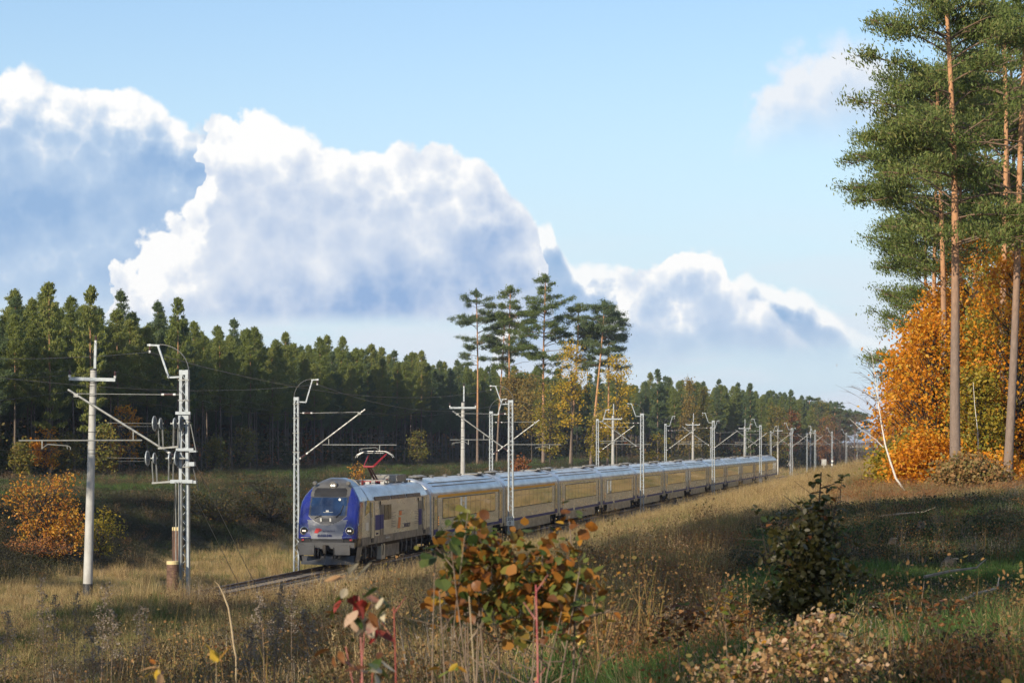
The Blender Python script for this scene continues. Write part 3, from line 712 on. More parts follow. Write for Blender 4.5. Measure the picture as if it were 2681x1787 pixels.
    strip(root, 'sole_bar_line', M_yellow if kind == 'stripe' else M_wall, X, 2.1, L - 2.05, .855, .872, .01)
    # destination display by the first door
    strip(root, 'route_display', M_char, X, 2.05, 2.32, 1.35, 1.95, .012)
    mb = MB()
    for i in range(4): mb.box((X + .016, 2.185, 1.46 + i * .13), (.006, .16, .07))
    mb.build('route_digits', bsdf('amber_digits', (.8, .3, .05), .5, emit=(1, .4, .08), estr=.5), root)
    # roof gear
    for y in (1.1, 2.3):
        for x in (.35,):
            MB().lathe([(.16, 0), (.16, .13), (.42, .15), (.42, .20), (.22, .24), (.10, .27)], c=(x, y, 3.93), n=14).build('roof_vent', M_greyband, root)
    MB().box((.1, L - 3.4, 4.04), (.9, 3.2, .07)).box((.3, L - 2.4, 4.1), (.25, .35, .12)).build('roof_walkway', M_greyband, root)
    for y in (7.5, 12.0, 17.0): MB().lathe([(.10, 0), (.10, .07), (.17, .08), (.17, .11), (.05, .13)], c=(.1, y, 3.99), n=10).build('roof_vent', M_greyband, root)
    return root

def place_vehicle(o, s0, L):
    a = track(s0); b = track(s0 + L); hd = math.atan2(b[0] - a[0], b[1] - a[1])
    o.location = (a[0], a[1], 0); o.rotation_euler = (0, 0, -hd)

def build_coaches():
    c_s = make_coach('stripe'); c_p = make_coach('plain')
    labels = [('first coach behind the blue locomotive, white end and orange stripe under its roof', c_s),
              ('second coach behind the locomotive, orange stripe, seen past the 201 mast', c_s),
              ('third coach from the locomotive, first one without the orange roof-edge stripe', c_p),
              ('fourth coach from the locomotive, with an olive reflection in its windows', c_p),
              ('fifth coach from the locomotive, behind the second near-side lattice mast', c_p),
              ('sixth coach from the locomotive, at the middle of the long train', c_p),
              ('seventh coach from the locomotive, just before the third near-side mast', c_p),
              ('eighth coach from the locomotive, cut by the third near-side mast', c_p),
              ('ninth coach from the locomotive, fourth from the rear of the train', c_p),
              ('tenth coach from the locomotive, third from the rear of the train', c_p),
              ('last coach but one, cut by the fourth near-side mast', c_p),
              ('last coach at the rear end of the train, beside the bare track', c_p)]
    used = set()
    for i, (lb, proto) in enumerate(labels):
        o = proto if proto not in used else dup(proto)
        used.add(proto)
        tag(o, lb, 'train coach', 'coaches of the passenger train'); place_vehicle(o, i * 26.4 + .12, COACH_L)
        if i == 0:
            t = MB().prism([(1.02 - .30, 2.0), (1.02 + .02, 2.0), (.87, 2.28)], -.045, -.035).build('warning_triangle', M_logo_or, o)
            MB().lathe([(.09, 0), (.09, .05), (.05, .07)], c=(.95, -.07, 1.33), n=12, axis='Y').build('tail_lamp', bsdf('amber_lens', (.7, .25, .03), .3), o)
            MB().box((.9, -.05, 1.7), (.35, .02, .02)).build('handrail', M_steelg, o)
build_coaches()

def build_loco():
    root = empty('electric_locomotive'); tag(root, 'blue, silver and cream electric locomotive with raised red pantograph leading the train', 'locomotive')
    W = np.array([(.95, 1.40), (1.15, 1.44), (1.45, 1.47), (2.1, 1.485), (2.9, 1.46), (3.15, 1.42), (3.35, 1.34), (3.6, 1.17), (3.85, .98), (4.02, .80), (4.15, .60), (4.24, .42), (4.29, .24)])
    YF = np.array([(.95, .22), (1.15, .10), (1.42, .02), (1.6, .03), (2.1, .13), (2.5, .29), (3.0, .55), (3.35, .78), (3.6, .98), (3.85, 1.22), (4.02, 1.45), (4.15, 1.75), (4.24, 2.05), (4.29, 2.5)])
    def wz(z): return float(np.interp(z, W[:, 0], W[:, 1]))
    def yz(z): return float(np.interp(z, YF[:, 0], YF[:, 1]))
    zs = list(np.arange(.95, 3.9, .05)) + [3.9, 3.96, 4.02, 4.08, 4.13, 4.18, 4.22, 4.25, 4.28]
    ts = np.linspace(-1, 1, 81); YB = 3.1; back = [.25, .5, .75, 1.0]
    def pt(z, t):
        w = wz(z); yf = yz(z); D = .62 if z < 3.4 else .5; n = 3.6
        a = t * PI / 2; x = w * math.copysign(abs(math.sin(a)) ** (2 / 2.6), a); y = yf + D * (1 - abs(math.cos(a)) ** (2 / n))
        return x, y
    rows = []
    for z in zs:
        r = []
        e = pt(z, -1)
        for k in reversed(back): r.append((e[0], e[1] + (YB - e[1]) * k, z))
        r += [(*pt(z, t), z) for t in ts]
        e = pt(z, 1)
        for k in back: r.append((e[0], e[1] + (YB - e[1]) * k, z))
        rows.append(r)
    n = len(rows[0]); V = [p for r in rows for p in r]
    zones = {}
    def zone(x, y, z):
        ax = abs(x)
        side = ax > .86 + .25 * np.clip((z - 1.45) / 2, 0, 1) * 0
        if z < 1.42: return 'bumper_apron'
        if z > 3.40 and ax < .95 and y < 2.5:
            return 'cowl_visor' if (z < 3.82 and ax < .80 - max(0, z - 3.7) * 1.2) else 'cowl'
        if z >= 3.86: return 'cowl'
        if z > 2.48 and z <= 3.36 and ax < .86: return 'windscreen'
        if z > 2.06 + .44 * (ax / .92) ** 2.2 and z <= 3.40 and ax < .93: return 'windscreen_surround'
        if z <= 2.30 and ax < .74 + .17 * (z - 1.42) / .65 and y < .5: return 'silver_nose_panel'
        lim = 1.05 + .55 * np.clip((z - 1.42) / 1.9, 0, 1)
        if z > 3.3 and y > 1.5: return 'cab_roof_side'
        if y < lim: return 'blue_corner' if x > 0 else 'blue_corner_far'
        if z > 3.25: return 'cab_roof_side'
        return 'cab_side'
    for i in range(len(rows) - 1):
        for j in range(n - 1):
            q = (i * n + j, i * n + j + 1, (i + 1) * n + j + 1, (i + 1) * n + j)
            c = [sum(V[k][a] for k in q) / 4 for a in range(3)]
            zones.setdefault(zone(*c), []).append(q)
    mats = dict(bumper_apron=M_char, cowl=M_cowl, cowl_visor=M_black, windscreen=M_screen, windscreen_surround=M_char, silver_nose_panel=M_face, blue_corner=M_blue, blue_corner_far=M_blue, cab_roof_side=M_silver, cab_side=M_cream)
    for zn, fs in zones.items():
        used = sorted({k for q in fs for k in q}); mp = {k: i for i, k in enumerate(used)}
        MB().add([V[k] for k in used], [tuple(mp[k] for k in q) for q in fs]).build(zn.replace('_far', ''), mats[zn], root, True)
    top = MB().add([V[(len(rows) - 1) * n + j] for j in range(n)], [tuple(range(n))]).build('cowl_top', M_cowl, root)
    L = 19.75
    # body between and the far cab
    prof = [(1.47, 1.40), (1.48, 2.2), (1.46, 2.95), (1.44, 3.16)]
    roofp = [(1.44, 3.16), (1.36, 3.34), (1.22, 3.56), (1.06, 3.76), (.92, 3.86), (0, 3.88)]
    sec = [(x, z) for x, z in prof]
    for sx in (1, -1):
        loft(root, 'body_side', M_cream, [(3.1, [(sx * x, z) for x, z in prof]), (L, [(sx * x, z) for x, z in prof])])
        MB().box((sx * 1.445, (3.0 + L) / 2, 1.22), (.05, L - 3.0, .38)).build('lower_band', M_greyband, root)
        MB().box((sx * 1.445, 2.2, 1.22), (.055, 1.8, .38)).build('lower_band', M_greyband, root)
    rr = full_roof(roofp)
    loft(root, 'roof', M_silver, [(3.1, rr), (L - .9, rr), (L, [(x * .93, 3.16 + (z - 3.16) * .9) for x, z in rr])])
    MB().prism([(1.42, 1.0)] + [(x * .95, z) for x, z in prof[1:]] + [(x * .93, 3.16 + (z - 3.16) * .9) for x, z in roofp[1:]] + [(-x * .93, 3.16 + (z - 3.16) * .9) for x, z in roofp[-2:0:-1]] + [(-x * .95, z) for x, z in prof[:0:-1]] + [(-1.42, 1.0)], L - .04, L + .04).build('rear_wall', M_cream, root)
    # roof side louvres
    me = MB().box((0, 0, 0), (.03, 3.9, .24), M=None)
    for i in range(3):
        y = 6.55 + i * 4.25; b = MB().box((0, 0, 0), (.03, 3.95, .20)).build('roof_louvre', M_char, root, loc=(1.435, y, 3.22), rot=(0, rad(-12), 0))
        mb = MB()
        for k in range(14): mb.box((.018, -1.85 + k * .285, 0), (.012, .05, .19))
        mb.build('louvre_rib', M_cowl, b)
    # cab side windows, doors, grilles
    X = 1.482
    def plate(name, mat, y0, y1, z0, z1, t=.012, x=X, parent=root): return MB().box((x + t / 2, (y0 + y1) / 2, (z0 + z1) / 2), (t, y1 - y0, z1 - z0)).build(name, mat, parent)
    MB().prism([(1.95, 2.45), (3.05, 2.62), (3.08, 3.18), (2.35, 3.18)], X - .02, X + .012, 'YZ').build('cab_side_window', M_glass, root)
    for y0, tag_ in ((3.25, 0), (17.55, 1)):
        dd = plate('cab_door', M_cream, y0, y0 + .98, 1.32, 3.10, .01)
        MB().box((X + .016, y0 + .36, 2.70), (.012, .30, .72)).build('door_window', M_glass, dd)
        for yy in (y0, y0 + .98): MB().box((X + .012, yy, 2.2), (.014, .022, 1.78)).build('door_seal', M_black, dd)
        MB().tube([(X + .06, y0 - .08, 1.35), (X + .09, y0 - .08, 1.6), (X + .09, y0 - .08, 2.55), (X + .03, y0 - .08, 2.62)], .018, 6).build('handrail', M_steelg, root)
        MB().box((X + .012, y0 + .5, 1.22), (.03, .42, .22)).build('door_step_recess', M_black, root)
    for y in (5.75, 16.2): MB().lathe([(.10, 0), (.10, .025), (.06, .035)], c=(X, y, 3.0 if y < 9 else 2.98), n=16, axis='X').build('round_vent', M_black, root)
    def grille(y0, y1, z0, z1, mat, name='side_grille'):
        g = plate(name, mat, y0, y1, z0, z1); mb = MB(); k = int((z1 - z0) / .075)
        for i in range(k): mb.box((X + .018, (y0 + y1) / 2, z0 + (i + .5) * (z1 - z0) / k), (.014, y1 - y0 - .03, .022))
        mb.build('grille_slat', mat, g)
    grille(5.70, 6.62, 2.42, 2.92, M_greyband); grille(5.70, 6.62, 1.72, 2.42, M_bluestripe); grille(5.70, 6.62, 1.40, 1.72, M_greyband)
    for y0, y1 in ((6.75, 7.65), (7.75, 8.62)): grille(y0, y1, 2.13, 2.88, M_char)
    grille(16.3, 17.2, 2.45, 2.90, M_greyband); grille(16.3, 17.2, 1.62, 2.45, M_bluestripe); grille(16.3, 17.2, 1.40, 1.62, M_greyband)
    plate('blue_side_patch', M_bluestripe, 4.5, 5.68, 1.68, 2.42, .004); 
    # speed lines either side of the emblem
    for a, b, k in ((8.66, 9.9, 1), (15.0, 16.28, -1)):
        for i in range(9):
            z = 1.72 + i * .088; ln = (b - a) * (.35 + .65 * abs(math.sin(i * 2.1 + k))) 
            y0, y1 = (a, a + ln) if k > 0 else (b - ln, b)
            plate('speed_line', M_navy, y0, y1, z, z + .020, .004)
    # emblem: slanted i with bars
    MB().prism([(10.35, 1.62), (11.05, 1.62), (11.25, 2.17), (10.62, 2.17)], X, X + .005, 'YZ').build('emblem_stem', M_logo_or, root)
    MB().prism([(10.70, 2.25), (11.45, 2.25), (11.52, 2.48), (10.80, 2.48)], X, X + .005, 'YZ').build('emblem_dot', M_logo_or, root)
    for z, a, b in ((2.49, 10.7, 12.1), (1.61, 10.2, 12.3), (1.80, 11.1, 12.9), (2.30, 11.5, 12.3)): plate('emblem_line', M_navy, a, b, z, z + .018, .004)
    text('INTERCITY', .30, M_navy, root, (X + .004, 12.2, 1.70), SIDE_R, xs=1.15)
    text('EU160-040', .12, M_navy, root, (X + .004, 4.7, 1.50), SIDE_R)
    text('EU160 040  91 51 5370 052', .10, M_signw, root, (X + .002, 7.2, 1.22), SIDE_R)
    plate('data_panel', M_signw, 2.15, 2.85, 1.72, 2.12, .004)
    # front face details
    def face_y(x, z):
        w = wz(z); t = min(1, abs(x) / w); a = math.asin(min(1, t ** 1.3)); return yz(z) + .62 * (1 - max(0, math.cos(a)) ** (2 / 3.6))
    for sx in (-1, 1):
        y = face_y(sx * 1.10, 1.78)
        hl = MB().lathe([(.21, .10), (.215, -.02), (.18, -.06), (.155, -.03)], c=(sx * 1.10, y, 1.78), n=24, axis='Y').build('headlamp', M_chrome, root, True)
        MB().lathe([(.175, -.035), (.17, -.045), (.06, -.05)], c=(sx * 1.10, y, 1.78), n=20, axis='Y').build('headlamp_bowl', M_black, hl)
        for dx in (-.048, .048): MB().lathe([(.040, 0), (.040, -.03), (.03, -.045)], c=(sx * 1.10 + dx, y - .05, 1.78), n=12, axis='Y').build('headlamp_bulb', M_lamp, hl)
        MB().box((sx * 1.18, face_y(sx * 1.18, 1.36) - .03, 1.355), (.14, .06, .09)).build('marker_lamp', M_red, root)
        MB().tube([(sx * .78, .0, 1.30), (sx * .78, -.06, 1.47), (sx * 1.22, .02, 1.47), (sx * 1.24, .14, 1.30)], .02, 6).build('front_handrail', M_chrome, root)
        MB().tube([(sx * 1.44, .45, 1.30), (sx * 1.50, .36, 1.45), (sx * 1.50, .34, 2.05), (sx * 1.46, .42, 2.12)], .02, 6).build('corner_handrail', M_chrome, root)
        # buffers
        b = MB().box((sx * .86, -.36, .88), (.74, .14, .46)); b.box((sx * .86, -.12, .88), (.40, .40, .34)); b.build('buffer', M_char, root)
        MB().lathe([(.11, 0), (.11, -.10), (.07, -.13)], c=(sx * .82, 1.30, 4.02), n=14, axis='Y').build('horn', M_cowl, root)
    tl = MB().lathe([(.20, .30), (.20, .0), (.165, -.04)], c=(.08, 1.20, 3.93), n=20, axis='Y').build('top_headlamp', M_cowl, root, True)
    for dx in (-.06, .06): MB().lathe([(.050, 0), (.050, -.03), (.035, -.045)], c=(.08 + dx, 1.16, 3.92), n=12, axis='Y').build('headlamp_bulb', M_lamp, tl)
    # wipers, destination box, seam under the smile
    MB().tube([(.42, .24, 2.42), (.62, .36, 2.62), (.72, .55, 2.98)], .022, 6).tube([(.64, .40, 2.60), (.50, .33, 2.50), (.44, .30, 2.44)], .03, 6).build('wiper', M_black, root)
    MB().tube([(-.60, .24, 2.38), (-.45, .27, 2.44), (-.30, .27, 2.50)], .022, 6).build('wiper', M_black, root)
    MB().box((-.06, .20, 2.30), (.50, .05, .15)).build('number_box', M_char, root)
    for x in (-.29, .17): MB().box((x, .17, 2.30), (.075, .05, .16)).build('number_box_end', M_signw, root)
    pts = [(x, face_y(x, 2.05 + .44 * (abs(x) / .92) ** 2.2) - .012, 2.05 + .44 * (abs(x) / .92) ** 2.2) for x in np.linspace(-.92, .92, 21)]
    MB().tube(pts, .012, 5).build('smile_trim', M_steelg, root)
    text('PKP', .16, M_logo_red, root, (-.52, .045, 1.80), (rad(86), 0, 0), bold=.006, shear=.3, name='front_lettering'); text('INTERCITY', .11, M_navy, root, (-.18, .045, 1.76), (rad(86), 0, 0), xs=1.1, name='front_lettering')
    MB().prism([(-.60, 1.68), (-.40, 1.68), (-.30, 1.90), (-.50, 1.90)], .03, .035).build('front_emblem', M_logo_red, root)
    text('EU160-040', .15, M_navy, root, (-.42, -.005, 1.55), (rad(90), 0, 0), xs=1.0, bold=.004, name='front_lettering')
    # bright spots inside the cab
    MB().box((.02, .36, 2.66), (.48, .02, .012)).box((-.02, .37, 2.72), (.14, .02, .05)).build('dashboard_paper', M_signw, root)
    MB().lathe([(.05, 0), (.06, -.03)], c=(.52, .68, 3.26), n=10, axis='Y').build('cab_mirror', M_signw, root)
    # beam, coupler, hoses, plough
    MB().box((0, .10, 1.08), (2.75, .30, .30)).build('buffer_beam', M_char, root)
    MB().box((0, -.12, .98), (.22, .35, .26)).box((0, -.32, .92), (.12, .20, .42)).cyl((0, -.25, .80), (0, -.33, .50), .035, 8).build('coupling_hook', M_bogie, root)
    for x in (-.48, -.34, .38, .52): MB().tube([(x, .0, 1.0), (x * 1.02, -.14, .95), (x * 1.05, -.18, .62), (x * .95, -.06, .48)], .028, 6).build('brake_hose', M_black, root)
    for x, m_ in ((-.48, M_red), (.52, M_signw), (.38, M_red)): MB().box((x, -.08, .90), (.05, .05, .09)).build('hose_cock', m_, root)
    pl = MB()
    for sx in (-1, 1): pl.add([(0, -.28, .18), (sx * 1.30, .30, .18), (sx * 1.30, .42, .58), (0, -.10, .58), (0, -.20, .18), (sx * 1.30, .38, .18), (sx * 1.30, .50, .58), (0, -.02, .58)], [(0, 1, 2, 3), (4, 7, 6, 5), (0, 4, 5, 1), (3, 2, 6, 7), (1, 5, 6, 2)])
    pl.build('snow_plough', M_char, root)
    MB().add([(-1.46, .25, 1.0), (-1.30, .12, .35), (-1.30, 1.1, .35), (-1.46, 1.3, 1.0)], [(0, 1, 2, 3)]).add([(1.46, .25, 1.0), (1.38, .12, .30), (1.38, 1.25, .30), (1.46, 1.5, 1.0)], [(0, 1, 2, 3)]).build('cab_step_panel', M_greyband, root)
    # underframe
    MB().box((0, L / 2, 1.0), (2.6, L - .8, .30)).build('underframe', M_under, root)
    MB().box((0, L / 2, .62), (2.5, 4.2, .72)).build('battery_box', M_greyband, root)
    MB().box((1.2, 7.35, .55), (.25, .9, .75)).build('sand_box', M_cream, root)
    bogie(root, 4.3, 2.6); bogie(root, L - 4.3, 2.6)
    for y in (2.5, 3.9, 5.3, 6.9, 11.9, 13.2, 14.6, 16.1, 17.6): MB().tube([(1.36, y, 1.05), (1.42, y, .8), (1.38, y + .05, .38)], .035, 6).build('side_pipe', M_greyband, root)
    # roof equipment
    for y, x in ((4.2, .3), (5.4, -.4), (6.2, .5), (7.4, .1), (12.6, .5), (13.8, -.3), (15.0, .4), (16.2, -.2)):
        MB().lathe([(.05, 0), (.09, .03), (.05, .06), (.09, .09), (.05, .12), (.09, .15), (.05, .18), (.06, .24)], c=(x, y, 3.87), n=10).build('roof_insulator', M_redins, root, True)
    MB().tube([(.3, 4.2, 4.10), (-.4, 5.4, 4.12), (.5, 6.2, 4.10), (.1, 7.4, 4.12), (.1, 9.0, 4.05)], .022, 6).tube([(.5, 12.6, 4.10), (-.3, 13.8, 4.1), (.4, 15.0, 4.1), (-.2, 16.2, 4.1), (.1, 18, 3.95)], .022, 6).build('busbar', M_steelg, root)
    for y in (3.4, 4.0): MB().tube([(-.75, y, 3.88), (-.5, y + .1, 4.16), (0, y + .2, 4.22), (.5, y + .1, 4.14), (.8, y, 3.86)], .035, 6).build('roof_pipe', M_greyband, root)
    MB().box((.1, 15.2, 4.10), (1.35, 2.6, .38)).build('resistor_box', M_greyband, root); MB().box((.1, 11.9, 3.98), (1.2, 1.4, .18)).build('roof_hatch', M_greyband, root)
    MB().box((-.2, 6.6, 3.98), (.8, 1.0, .2)).build('roof_hatch', M_greyband, root)
    mb = MB()
    rr_ = random.Random(3)
    for i in range(26):
        x, y = rr_.uniform(-.8, .85), rr_.uniform(3.6, 18); mb.box((x, y, 3.93), (rr_.uniform(.08, .25), rr_.uniform(.1, .5), rr_.uniform(.08, .2)))
    mb.build('roof_clutter', M_steelg, root)
    # pantograph with raised head, one red elbow
    PY = 11.4
    pb = MB().box((0, PY, 3.98), (1.1, 1.7, .06)).build('pantograph_base', M_red, root)
    for sx in (-.45, .45):
        for dy in (-.7, .7): MB().lathe([(.05, -.12), (.09, -.08), (.05, -.04), (.09, 0), (.05, .04)], c=(sx, PY + dy, 3.97), n=8).build('roof_insulator', M_redins, pb)
    MB().tube([(-.05, PY + .65, 4.04), (-.22, PY - .35, 4.72)], .06, 8).tube([(.10, PY + .65, 4.04), (-.08, PY - .35, 4.72)], .05, 8).build('pantograph_lower_arm', worn('dark_red_arm', (.05, .02, .018), (.10, .03, .025), .5), root)
    MB().tube([(-.42, PY - .38, 4.74), (.12, PY - .38, 4.74)], .05, 8).tube([(-.42, PY - .38, 4.74), (-.30, PY + .45, 5.40)], .032, 6).tube([(.12, PY - .38, 4.74), (.62, PY + .45, 5.40)], .038, 6).tube([(.05, PY - .38, 4.76), (.56, PY + .45, 5.38)], .022, 6).build('pantograph_upper_arm', M_red, root)
    for dy in (-.2, .2):
        MB().tube([(-.98, PY + .45 + dy, 5.20), (-.90, PY + .45 + dy, 5.34), (-.62, PY + .45 + dy, 5.50), (-.5, PY + .45 + dy, 5.53), (.5, PY + .45 + dy, 5.53), (.62, PY + .45 + dy, 5.50), (.90, PY + .45 + dy, 5.34), (.98, PY + .45 + dy, 5.20)], .022, 6).build('pantograph_head', M_steelg, root)
    MB().box((0, PY + .45, 5.44), (1.0, .5, .03)).build('pantograph_yoke', M_steelg, root)
    place_vehicle(root, -20.4, L)
build_loco()
# ------------------------------------------------------------------ masts, poles and wires
M_galv = worn('galvanised_steel', (.36, .40, .43), (.24, .27, .29), .45, .35, 5)
M_galv2 = worn('weathered_galvanised_tube', (.27, .28, .27), (.18, .18, .165), .5, .3, 4)
M_conc = worn('pale_concrete', (.44, .44, .42), (.32, .31, .29), .85, 0, 3, stretch=(1, 1, .4), bump=.15)
M_ins = bsdf('brown_glazed_insulator', (.06, .028, .022), .3, coat=.6)
M_insw = bsdf('white_insulator_cap', (.60, .61, .60), .4)
M_wire = bsdf('wire_copper_dark', (.055, .052, .048), .55, .4)
M_cable = bsdf('aluminium_cable', (.22, .22, .21), .45, .6)
M_weight = worn('rusty_brown_weight', (.155, .085, .055), (.10, .055, .038), .8, 0, 4)
M_cream2 = bsdf('cream_painted_weight', (.58, .47, .24), .7)

def insulator(p, q, parent, r=.055, caps=True, n=5):
    p = Vector(p); q = Vector(q); pts = []; rs = []
    for i in range(n * 2 + 1):
        pts.append(p.lerp(q, i / (n * 2))); rs.append(r if i % 2 else r * .55)
    o = MB().tube(pts, rs, 8).build('insulator', M_ins, parent, True)
    if caps:
        d_ = (q - p).normalized(); MB().cyl(p - d_ * .07, p + d_ * .02, r * .8, 8).build('insulator_cap', M_insw, o); MB().cyl(q - d_ * .02, q + d_ * .07, r * .8, 8).build('insulator_cap', M_insw, o)
    return o

def mast_body(root, h, wt, wb, base, ch=.085, depth=.22, pitch=.58):
    """two channel legs joined by zigzag flats; x = across the track"""
    for sx in (-1, 1):
        m = MB(); 
        p0 = (sx * (wb - ch) / 2, base); p1 = (sx * (wt - ch) / 2, h)
        vs = []
        for (x, z) in (p0, p1):
            for dx, dy in ((-ch / 2, -depth / 2), (ch / 2, -depth / 2), (ch / 2, depth / 2), (-ch / 2, depth / 2)): vs.append((x + dx, dy, z))
        m.add(vs, [(0, 1, 5, 4), (1, 2, 6, 5), (2, 3, 7, 6), (3, 0, 4, 7), (4, 5, 6, 7), (3, 2, 1, 0)]); m.build('mast_leg', M_galv, root)
    m = MB(); n = int((h - base) / pitch * 2); 
    for y in (-depth / 2 - .004, depth / 2 + .004):
        for i in range(n):
            z0 = base + .3 + (h - base - .4) * i / n; z1 = base + .3 + (h - base - .4) * (i + 1) / n
            w0 = (wb + (wt - wb) * (z0 - base) / (h - base) - ch) / 2; w1 = (wb + (wt - wb) * (z1 - base) / (h - base) - ch) / 2; s_ = 1 if i % 2 else -1
            m.bar((s_ * w0, y, z0), (-s_ * w1, y, z1), .022, .016)
    m.build('lattice', M_galv, root)
    MB().box((0, 0, h - .09), (wt + .01, depth + .01, .16)).build('mast_cap', M_galv, root)
    m = MB()
    for z in (h - .35, h - 1.05, h - 1.8, h - 2.75, h - 3.35): m.box((0, 0, z), (wt + .07 + (h - z) * .012, depth + .03, .035))
    m.build('clamp_bands', M_galv2, root)['kind'] = 'stuff'
    MB().box((0, 0, base - .18), (wb + .22, depth + .3, .42)).build('foundation', M_conc, root)

def bracket(root, h, wt, sg, big=1.0):
    """feeder arm on top: short level piece, raking post, level tip with a hanging insulator and the bowed jumper"""
    a = sg
    m = MB().bar((a * wt / 2, 0, h - .24), (a * .52 * big, 0, h - .26), .07, .06).bar((a * .50 * big, 0, h - .28), (a * .86 * big, 0, h + .86), .07, .06).bar((a * .80 * big, 0, h + .85), (a * 1.20 * big, 0, h + .87), .06, .06)
    m.build('feeder_bracket', M_galv, root)
    insulator((a * 1.12 * big, 0, h + .84), (a * 1.12 * big, 0, h + .66), root, .05, True, 3)
    pts = []
    for i in range(15):
        t = i / 14; pts.append((-a * wt / 2 + a * (.80 * big + wt / 2) * (1 - math.cos(t * PI / 2)) , -.02, h - .05 + 1.0 * math.sin(t * PI / 2) * .93))
    MB().tube(pts, .016, 5).build('jumper_cable', M_cable, root)
    return (a * 1.12 * big, h + .62)

def cantilever(root, h, wt, sg, reach=3.5, push=False, reg=5.0):
    a = sg; zb = h - 3.05; zt = h - .62
    insulator((a * .20, 0, zb), (a * .52, 0, zb + .22), root, .06, True, 4)
    MB().tube([(a * .52, 0, zb + .22), (a * reach, 0, zt)], .042, 8).build('cantilever_tube', M_galv2, root)
    insulator((a * .38, 0, h - .80), (a * .74, 0, h - .80), root, .05, True, 3)
    MB().tube([(a * .12, 0, h - .80), (a * .34, 0, h - .80)], .016, 5).tube([(a * .76, 0, h - .80), (a * (reach - .32), 0, h - .76)], .016, 5).build('tie_rod', M_galv2, root)
    MB().box((a * (reach - .30), 0, zt - .20), (.16, .10, .12)).build('rod_clamp', M_galv2, root)
    t = .27; sx = a * (.52 + (reach - .52) * t); sz = zb + .22 + (zt - zb - .22) * t; zr = h - 2.70 + .30
    zr = h - 2.38
    MB().tube([(sx, 0, zr), (a * reg, 0, zr - .01)], .026, 6).build('registration_tube', M_galv2, root)
    MB().bar((sx + a * .32, 0, zr), (sx + a * .32, 0, zr + .30), .03).build('drop_link', M_galv2, root)
    hx = a * (reg - .85) if not push else a * (reg - 1.15)
    MB().bar((hx, 0, zr - .30), (hx, 0, zr), .035).build('arm_holder', M_galv2, root)
    d_ = -a if not push else a
    end = hx + d_ * 1.02
    MB().tube([(hx, 0, zr - .28), (hx + d_ * .20, 0, zr - .14), (end - d_ * .1, 0, zr - .19), (end, 0, zr - .24), (end, 0, zr - .32)], .018, 6).tube([(end - d_ * .12, 0, zr - .19), (end - d_ * .11, 0, zr - .30)], .014, 5).build('steady_arm', M_galv2, root)
    return end, zr - .33, a * (reach - .12), zt - .06

SUP = []    # contact and messenger support points (s, x, z_contact, xm, zm) in track coordinates
FEED = {'R': [], 'L': []}
R_PX = [485, 1336, 1681, 1867.5, 1991, 2073, 2134, 2178.5, 2216, 2244]
L_PX = [777, 1285, 1565, 1742, 1862, 1951.5, 2018, 2069, 2113]
P_PX = [231, 1211, 1604, 1814, 1949, 2036, 2122]
R_LB = ['broad tensioning mast with pulleys and brown counterweights at the hillside edge', 'lattice mast carrying the white 201 over 0 plate in front of the second coach',
        'near-side lattice mast standing in front of the fifth coach, base in bluish shade', 'near-side lattice mast crossing the eighth coach, directly above the sunlit meadow edge',
        'near-side lattice mast crossing the last coach but one, pale plate near its foot', 'near-side lattice mast just past the end of the train, with a white cross marker',
        'near-side lattice mast standing close beside a slimmer far-side mast beyond the train', 'near-side lattice mast beyond the train with two pale plates near its foot', 'distant near-side mast in front of the bare brown birches', 'farthest lattice mast, alone at the end of the meadow ridge']
L_LB = ['lattice mast at the left front corner of the locomotive with its arm over the pantograph', 'far-side lattice mast rising behind the first coach, beside the 201 mast',
        'far-side lattice mast rising behind the third coach, left of a concrete pole', 'far-side lattice mast behind the sixth coach, before an autumn yellow bush',
        'far-side lattice mast overlapped by a near-side mast above the eighth coach', 'far-side lattice mast overlapped by a concrete pole behind the tenth coach',
        'far-side lattice mast rising just behind the rear end of the train', 'far-side lattice mast beyond the train with one pale plate on it', 'farthest far-side lattice mast in the dark of the woods']
P_LB = ['tall concrete line pole standing left of the tensioning mast, its foot painted black', 'concrete line pole with white crossarm rising behind the first coach', 'concrete line pole rising between two lattice masts behind the third coach',
        'concrete line pole rising behind the seventh coach before the dark pines', 'concrete line pole rising behind the tenth coach, touching a lattice mast', 'concrete line pole standing free on the grass just behind the last coach', 'farthest concrete line pole, dull in the shade of the woods']
POLEW = []
